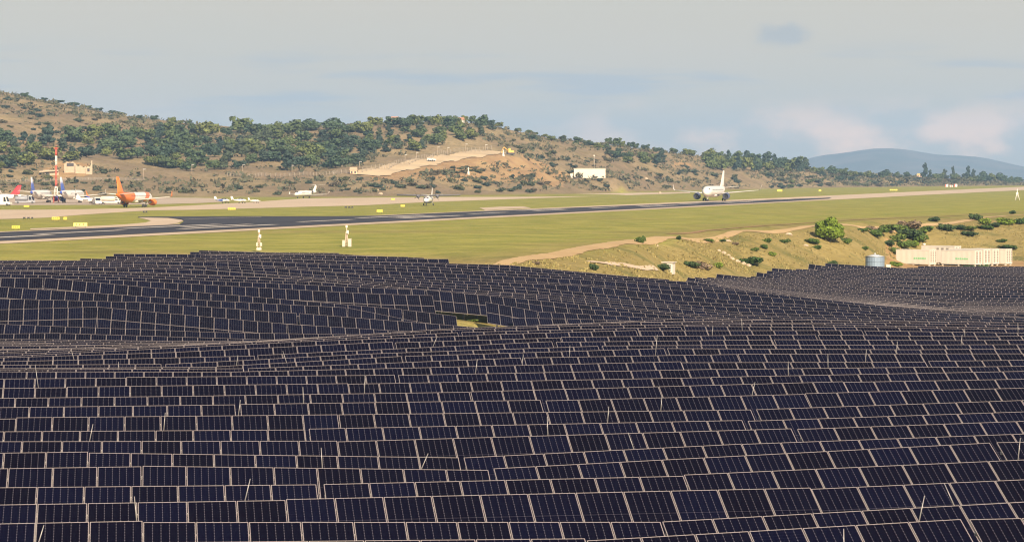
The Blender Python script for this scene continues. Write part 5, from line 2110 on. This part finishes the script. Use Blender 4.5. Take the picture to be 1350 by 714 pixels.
# trees standing on the skyline
for px, py, w, h in [(33, 129, 12, 8), (40, 131, 10, 5), (58, 133, 11, 5), (78, 136, 14, 5), (98, 140, 16, 6), (116, 143, 10, 5), (130, 145, 12, 5), (150, 150, 16, 6), (160, 152, 14, 5), (184, 157, 10, 6), (203, 159, 12, 8), (226, 165, 14, 12), (237, 164, 9, 6), (249, 165, 8, 7),
                     (315, 170, 12, 9), (383, 168, 6, 4), (402, 169, 12, 7), (444, 169, 12, 6), (470, 168, 10, 6), (500, 165, 12, 10), (512, 164, 10, 8), (533, 164, 14, 9), (552, 162, 14, 10), (568, 163, 16, 11), (588, 162, 15, 10), (600, 163, 12, 9), (612, 162, 12, 11), (622, 163, 12, 12), (634, 164, 14, 11), (646, 166, 13, 9), (657, 168, 12, 8),
                     (683, 174, 10, 6), (697, 176, 10, 6), (706, 178, 9, 5), (727, 186, 13, 8), (718, 180, 9, 5), (742, 184, 10, 6), (762, 187, 14, 7), (775, 189, 8, 5), (803, 192, 12, 12), (812, 193, 14, 13), (820, 194, 10, 9), (831, 195, 12, 9), (838, 196, 9, 8), (851, 199, 12, 10), (866, 201, 10, 8), (888, 203, 14, 9), (905, 205, 16, 10), (912, 206, 12, 9),
                     (935, 210, 18, 15), (947, 212, 14, 14), (960, 214, 15, 16), (972, 215, 18, 18), (985, 216, 16, 17), (997, 217, 17, 17), (1008, 219, 14, 15), (1020, 219, 15, 16), (1033, 221, 14, 14), (1046, 223, 16, 14), (1058, 225, 14, 13), (1072, 228, 10, 9),
                     (1098, 231, 17, 13), (1118, 233, 11, 9), (1143, 234, 14, 9), (1152, 235, 10, 6), (1171, 233, 9, 6), (1182, 234, 9, 8), (1219, 236, 13, 21), (1226, 236, 9, 12), (1233, 237, 9, 9), (1246, 237, 13, 14), (1256, 236, 9, 17), (1262, 236, 8, 8), (1276, 237, 11, 18), (1284, 238, 11, 15), (1297, 238, 14, 14), (1309, 239, 12, 11), (1320, 240, 15, 13), (1332, 240, 9, 8), (1343, 241, 14, 9)]:
    plant('tree', px, py, w, h, rt.choice(TALLS if h > w else PINES), rt.choice(TRUNKS), 1180)
# scattered shrubs of the brown slopes
scatter('shrub', [(-10, 128), (60, 138), (140, 152), (215, 166), (300, 172), (300, 182), (180, 176), (90, 182), (-10, 176)], 46, (5, 12), (0.45, 0.7), SHRUBS + DSHRUB, STEMS)
scatter('shrub', [(-10, 226), (60, 222), (160, 226), (160, 244), (260, 246), (330, 240), (450, 236), (480, 244), (480, 257), (260, 257), (150, 258), (-10, 246)], 48, (6, 14), (0.40, 0.65), SHRUBS + DSHRUB, STEMS)
scatter('shrub', [(470, 236), (560, 226), (640, 236), (700, 232), (745, 244), (740, 254), (520, 257), (480, 252)], 40, (7, 14), (0.5, 0.75), DSHRUB + SHRUBS, STEMS)
scatter('shrub', [(500, 224), (560, 216), (615, 218), (640, 226), (600, 229), (510, 229)], 18, (7, 14), (0.4, 0.6), SHRUBS, STEMS)
scatter('shrub', [(650, 180), (720, 188), (800, 198), (880, 214), (930, 224), (1010, 238), (900, 248), (800, 250), (740, 240), (700, 220), (655, 200)], 66, (5, 12), (0.45, 0.7), SHRUBS + DSHRUB, STEMS)
scatter('shrub', [(1000, 226), (1080, 230), (1200, 236), (1310, 240), (1240, 243), (1120, 247), (1010, 249)], 58, (7, 15), (0.4, 0.65), SHRUBS + DSHRUB + PINES, STEMS)


def landmark(px, py):
    """where on the hill a plant stands, by things one can find"""
    if py < np.interp(px, *zip(*SKYL)) + 5:
        if px < 270:
            return 'on the bare left skyline'
        if px < 480:
            return 'on the skyline above the business jet'
        if px < 680:
            return 'on the hill crest by the houses'
        if px < 790:
            return 'on the skyline above the block building'
        if px < 925:
            return 'on the skyline left of the rolling airliner'
        if px < 1080:
            return 'on the skyline above the rolling airliner'
        return 'on the skyline before the blue mountain'
    if px < 130:
        return 'above the parked airliners' if py > 200 else 'high above the stone ruin'
    if px < 260:
        return 'above the orange airliner'
    if px < 360:
        return 'above the small propeller planes'
    if px < 480:
        return 'above the business jet'
    if px < 660:
        return 'below the sandy road' if py > np.interp(px, [478, 648], [230, 202]) else 'above the sandy road'
    if px < 800:
        return 'round the block building'
    if px < 925:
        return 'between block building and rolling airliner'
    if px < 1080:
        return 'behind the rolling airliner'
    return 'behind the pale runway end'


groups = {}
for o, px, py, kind, w in PLANTS:
    size = ('large ' if w > 19 else 'small ' if w < 13 else 'middling ') if kind == 'tree' else ('small ' if w < 8 else 'broad ' if w > 11 else '')
    base = f"{size}{'green tree' if kind == 'tree' else 'dark shrub'} {landmark(px, py)}"
    groups.setdefault(base, []).append((px, o, kind))
for base, lst in groups.items():
    lst.sort(key=lambda e: e[0])
    for i, (px, o, kind) in enumerate(lst):
        lab = base if len(lst) == 1 else f'{base}, {ordn(i + 1)} from left of {len(lst)}'
        tag(o, lab, kind, 'trees of the hill' if kind == 'tree' else 'shrubs of the hill slopes')
        COUNT[kind] += 1


# low heath that nobody could count, over the hill
def heath():
    rnd = np.random.default_rng(4)
    V, Fc = [], []
    n = 0
    while n < 4200:
        px = rnd.uniform(-60, 1400)
        f_, r_ = np.interp(px, PXG, footp), np.interp(px, PXG, ridgep)
        Y = f_ + (r_ - f_) * rnd.uniform(0.02, 1.0) ** 0.9
        x = (px - CX) / F * Y
        if math.sin(x / 37) * math.sin(Y / 61) + 0.5 * math.sin(x / 15 + Y / 23) < rnd.uniform(-1.0, 0.9):
            continue
        if road_dist(x, Y) < 22:
            continue
        z = ground(px, Y)
        s = rnd.uniform(0.8, 2.0) * (1 if rnd.random() < 0.8 else 1.5)
        for _ in range(7):
            d = rnd.normal(size=3) * np.array([0.6, 0.6, 0.28]) * s
            a = rnd.normal(size=3)
            b = rnd.normal(size=3)
            a, b = a / np.linalg.norm(a) * s * 0.42, b / np.linalg.norm(b) * s * 0.42
            c = np.array([x, Y, z + 0.28 * s + abs(d[2])]) + d * np.array([1, 1, 0])
            k = len(V)
            V += [c - a - b * 0.6, c + a * 0.9 - b * 0.7, c + a + b, c - a * 0.7 + b * 0.8]
            Fc.append((k, k + 1, k + 2, k + 3))
        n += 1
    me = bpy.data.meshes.new('undergrowth')
    me.from_pydata([tuple(v) for v in V], [], Fc)
    m, nt, p = newmat('heath')
    ge = nt.nodes.new('ShaderNodeNewGeometry')
    L(nt, MIX(nt, ge.outputs['Random Per Island'], (0.050, 0.060, 0.034), (0.105, 0.092, 0.050)), p.inputs['Base Color'])
    p.inputs['Roughness'].default_value = 0.9
    me.materials.append(m)
    tag(link('undergrowth', me), 'low heath and scrub covering the brown hill', 'undergrowth', kind='stuff')


heath()

# plants on the near slope and the gully
BIG = crown_mesh('crown', 101, F_BRIGHT, [(0, 0, 0.52, 0.40, 0.36), (-0.28, 0, 0.62, 0.24, 0.24), (0.30, 0.05, 0.50, 0.26, 0.22), (0.05, -0.2, 0.82, 0.24, 0.17), (-0.18, 0.1, 0.36, 0.26, 0.22), (0.42, 0, 0.30, 0.15, 0.16), (-0.4, -0.05, 0.40, 0.13, 0.15), (0.16, -0.25, 0.34, 0.28, 0.22)], 0.040, 2600)
BUSH = [crown_mesh('crown', 110 + i, F_GREEN, lobes_low(110 + i), 0.055, 700) for i in range(4)]
BUSHB = [crown_mesh('crown', 120 + i, F_BRIGHT, lobes_low(120 + i), 0.055, 600) for i in range(2)]
DRYB = [crown_mesh('crown', 130 + i, F_DRY, lobes_low(130 + i), 0.05, 520) for i in range(2)]
F_DEEP = foliage('deep_bush_foliage', [(0.034, 0.058, 0.024), (0.048, 0.078, 0.028)])
DARKB = [crown_mesh('crown', 140 + i, F_DEEP, lobes_low(140 + i), 0.055, 700) for i in range(2)]
NEAR = [
    ('tree', 1093, 318, 38, 32, BIG, 'bright green round tree alone on the grass slope'),
    ('bush', 1115, 319, 16, 8, DARKB[0], 'dark bush at the right foot of the bright tree'),
    ('bush', 1072, 321, 22, 9, BUSH[0], 'low bush at the left foot of the bright tree'),
    ('bush', 1078, 328, 14, 7, BUSH[1], 'lower bush down the slope from the bright tree'),
    ('bush', 844, 320, 14, 13, BUSH[2], 'round bush on the dirt track bend'),
    ('bush', 895, 316, 8, 8, DARKB[1], 'small round bush on the track, right of the bend'),
    ('bush', 783, 356, 13, 12, DARKB[0], 'dark round bush just above the panel crest'),
    ('bush', 707, 349, 11, 7, DRYB[0], 'thin dry bush above the panel crest by the track'),
    ('bush', 873, 356, 26, 12, DARKB[1], 'dark bush hiding the left of the white hut'),
    ('bush', 912, 352, 22, 11, DARKB[0], 'dark bush right of the white hut'),
    ('bush', 926, 354, 26, 15, DRYB[1], 'straggly olive bush between hut and rocky gully'),
    ('bush', 947, 353, 16, 10, BUSHB[0], 'yellowish bush beside the rocky gully'),
    ('bush', 988, 348, 36, 13, BUSH[3], 'long green bush right of the rocky gully'),
    ('bush', 935, 319, 16, 6, BUSH[0], 'low bush below the track, left of a flat rock'),
    ('bush', 953, 319, 11, 6, DARKB[1], 'dark low bush beside the flat rock'),
    ('bush', 970, 323, 9, 6, DRYB[0], 'dry tuft right of the flat rock'),
    ('bush', 1012, 319, 15, 7, BUSH[1], 'low bush left of the long pale boulder'),
    ('bush', 1033, 320, 18, 7, BUSH[2], 'low bush below the long pale boulder'),
    ('bush', 995, 331, 12, 7, BUSH[3], 'small bush in the middle of the slope'),
    ('bush', 1008, 328, 11, 8, BUSH[0], 'rounder bush in the middle of the slope'),
    ('bush', 1018, 337, 11, 8, BUSHB[1], 'pale bush lower in the middle of the slope'),
    ('bush', 1098, 351, 16, 11, DARKB[1], 'dark bush at the field edge left of the tank'),
    ('bush', 1140, 329, 14, 6, BUSH[1], 'small green bush on the slope above the tank'),
    ('bush', 1116, 321, 12, 10, BUSH[2], 'green bush right of the bright tree, lower'),
    ('bush', 1154, 312, 18, 10, BUSH[0], 'bush at the left end of the gully thicket'),
    ('bush', 1170, 304, 28, 10, BUSH[1], 'wide bush at the top of the gully thicket'),
    ('bush', 1200, 301, 24, 13, DRYB[0], 'grey-brown leafless bush at the gully top'),
    ('bush', 1196, 313, 28, 16, DARKB[0], 'darkest bush in the gully thicket'),
    ('bush', 1210, 318, 20, 12, BUSH[2], 'bush at the lower right of the thicket'),
    ('bush', 1182, 318, 20, 12, BUSH[3], 'bush at the lower left of the thicket'),
    ('bush', 1203, 325, 16, 9, BUSHB[0], 'lowest bush of the gully thicket'),
    ('bush', 1150, 303, 14, 7, DRYB[1], 'dry bush above the thicket beside the track'),
    ('bush', 1180, 335, 18, 12, BUSH[0], 'sloping bush left of the first container'),
    ('bush', 1181, 351, 18, 9, BUSHB[1], 'bright bush between tank and containers'),
    ('bush', 1232, 292, 14, 8, DARKB[1], 'dark bush beside the track above the containers'),
    ('bush', 1222, 304, 18, 8, BUSH[1], 'low green bush right of the thicket top'),
    ('bush', 1248, 304, 18, 11, DARKB[0], 'dark bush above the containers'),
    ('bush', 1264, 302, 18, 7, DARKB[1], 'flat dark bush above the containers, further right'),
    ('bush', 1286, 290, 14, 10, DARKB[0], 'dark bush on the track edge at the right'),
    ('bush', 1298, 296, 16, 10, BUSHB[0], 'bright bush at the right track edge'),
    ('bush', 1311, 299, 14, 7, DARKB[1], 'dark low bush near the right end of the slope'),
    ('bush', 1325, 296, 20, 11, BUSHB[1], 'bright bush near the right edge of the slope'),
    ('bush', 1345, 295, 14, 10, BUSH[2], 'bush cut by the right edge of the picture'),
    ('bush', 1278, 311, 17, 8, DARKB[0], 'lone dark bush in the dry grass above the containers'),
    ('bush', 1320, 319, 12, 5, BUSH[3], 'thin low bush in the dry grass at the right'),
    ('bush', 1330, 328, 22, 6, BUSH[0], 'long low bush above the rightmost container'),
    ('bush', 1335, 282, 8, 6, DARKB[1], 'small dark bush beyond the track at the right'),
    ('bush', 1136, 305, 24, 7, BUSH[2], 'low green scrub between the bright tree and the thicket'),
    ('bush', 1158, 308, 22, 9, BUSH[3], 'green scrub joining the left of the gully thicket'),
    ('bush', 1187, 306, 24, 11, BUSH[0], 'green mound at the centre top of the thicket'),
    ('bush', 1214, 309, 18, 9, BUSH[1], 'green mound at the right shoulder of the thicket'),
    ('bush', 1190, 326, 22, 12, BUSH[2], 'green mound low in the middle of the gully'),
    ('bush', 1172, 324, 14, 10, DARKB[1], 'small deep green bush down the left of the gully'),
    ('bush', 1275, 303, 20, 6, BUSH[3], 'low hedge-like scrub above the middle containers'),
    ('bush', 1300, 302, 20, 6, BUSH[0], 'low hedge-like scrub above the right-hand containers'),
    ('bush', 588, 426, 13, 5, BUSHB[0], 'bright weeds in the grassy clearing among the panels, left clump'),
    ('bush', 625, 424, 16, 5, BUSH[1], 'green weeds in the grassy clearing among the panels, right clump'),
    ('bush', 1276, 352, 26, 8, BUSH[1], 'green bush in front of the middle containers'),
    ('bush', 1296, 352, 18, 9, BUSH[2], 'green bush in front of the container ends'),
]
for kind, px, py, w, h, me, lab in NEAR:
    p = hit(px, py, 290 if py < 400 else 220)
    if py > 350 and px > 1190:
        p = at(px, 530, ground(px, 530))
    k = p.y / F
    if px > 1140 and py < 335:
        w, h = w * 1.3, h * 1.15
    root = link(kind, None)
    root.location = p
    tag(root, lab, kind, None if kind == 'tree' else 'bushes of the near slope')
    c = link('crown', me, root)
    c.scale = (w * k * 0.95, w * k * 0.95, h * k)
    t = link('trunk', TRUNKS[0] if kind == 'tree' else STEMS[0], root)
    t.scale = (w * k * 0.6, w * k * 0.6, h * k)


# dry grass tussocks on the slope and weeds along the field edge
def tussocks():
    rnd = np.random.default_rng(9)
    V, Fc = [], []
    n = 0
    while n < 3600:
        px = rnd.uniform(640, 1400)
        lo = np.interp(px, [640, 700, 800, 896, 950, 1000, 1100, 1200, 1400], [294, 289, 287, 390, 425, 445, 472, 575, 578])
        hi = np.interp(px, [640, 800, 900, 1000, 1100, 1250, 1400], [320, 375, 450, 500, 545, 630, 660])
        Y = rnd.uniform(lo, hi + 6)
        x = (px - CX) / F * Y
        if math.sin(x / 3.1 + Y / 9) * math.sin(Y / 5.3 - x / 7) < rnd.uniform(-1, 0.7):
            continue
        z = ground(px, Y)
        if abs(HY - z / Y * F - np.interp(px, *zip(*trk))) < 8:
            n += 1
            continue
        s = rnd.uniform(0.10, 0.30)
        for _ in range(5):
            a = rnd.uniform(0, 6.28)
            t = np.array([math.cos(a), math.sin(a), 0]) * s * 0.45
            u = np.array([rnd.normal() * 0.3, rnd.normal() * 0.3, 1.0]) * s
            c = np.array([x + rnd.normal() * s * 0.6, Y + rnd.normal() * s * 0.6, z])
            k = len(V)
            V += [c - t, c + t, c + t * 0.5 + u, c - t * 0.5 + u]
            Fc.append((k, k + 1, k + 2, k + 3))
        n += 1
    me = bpy.data.meshes.new('dry_grass')
    me.from_pydata([tuple(v) for v in V], [], Fc)
    m, nt, p = newmat('dry_grass_blades')
    ge = nt.nodes.new('ShaderNodeNewGeometry')
    L(nt, MIX(nt, ge.outputs['Random Per Island'], (0.160, 0.142, 0.048), (0.250, 0.200, 0.075)), p.inputs['Base Color'])
    p.inputs['Roughness'].default_value = 0.9
    me.materials.append(m)
    tag(link('dry_grass', me), 'dry grass tussocks on the slope behind the solar field', 'grass', kind='stuff')


tussocks()


# ------------------------------------------------------------------ the air
def haze():
    mb = MB()
    mb.box((1500, 6600, 90), (12000, 13400, 340))
    m = bpy.data.materials.new('haze')
    m.use_nodes = True
    nt = m.node_tree
    nt.nodes.clear()
    o = nt.nodes.new('ShaderNodeOutputMaterial')
    v = nt.nodes.new('ShaderNodeVolumePrincipled')
    v.inputs['Color'].default_value = (0.40, 0.64, 1.0, 1)
    v.inputs['Density'].default_value = HAZE
    v.inputs['Anisotropy'].default_value = 0.0
    L(nt, v.outputs[0], o.inputs['Volume'])
    h = mb.build('haze', m)
    tag(h, kind='stuff')


HAZE = 8.5e-5
haze()
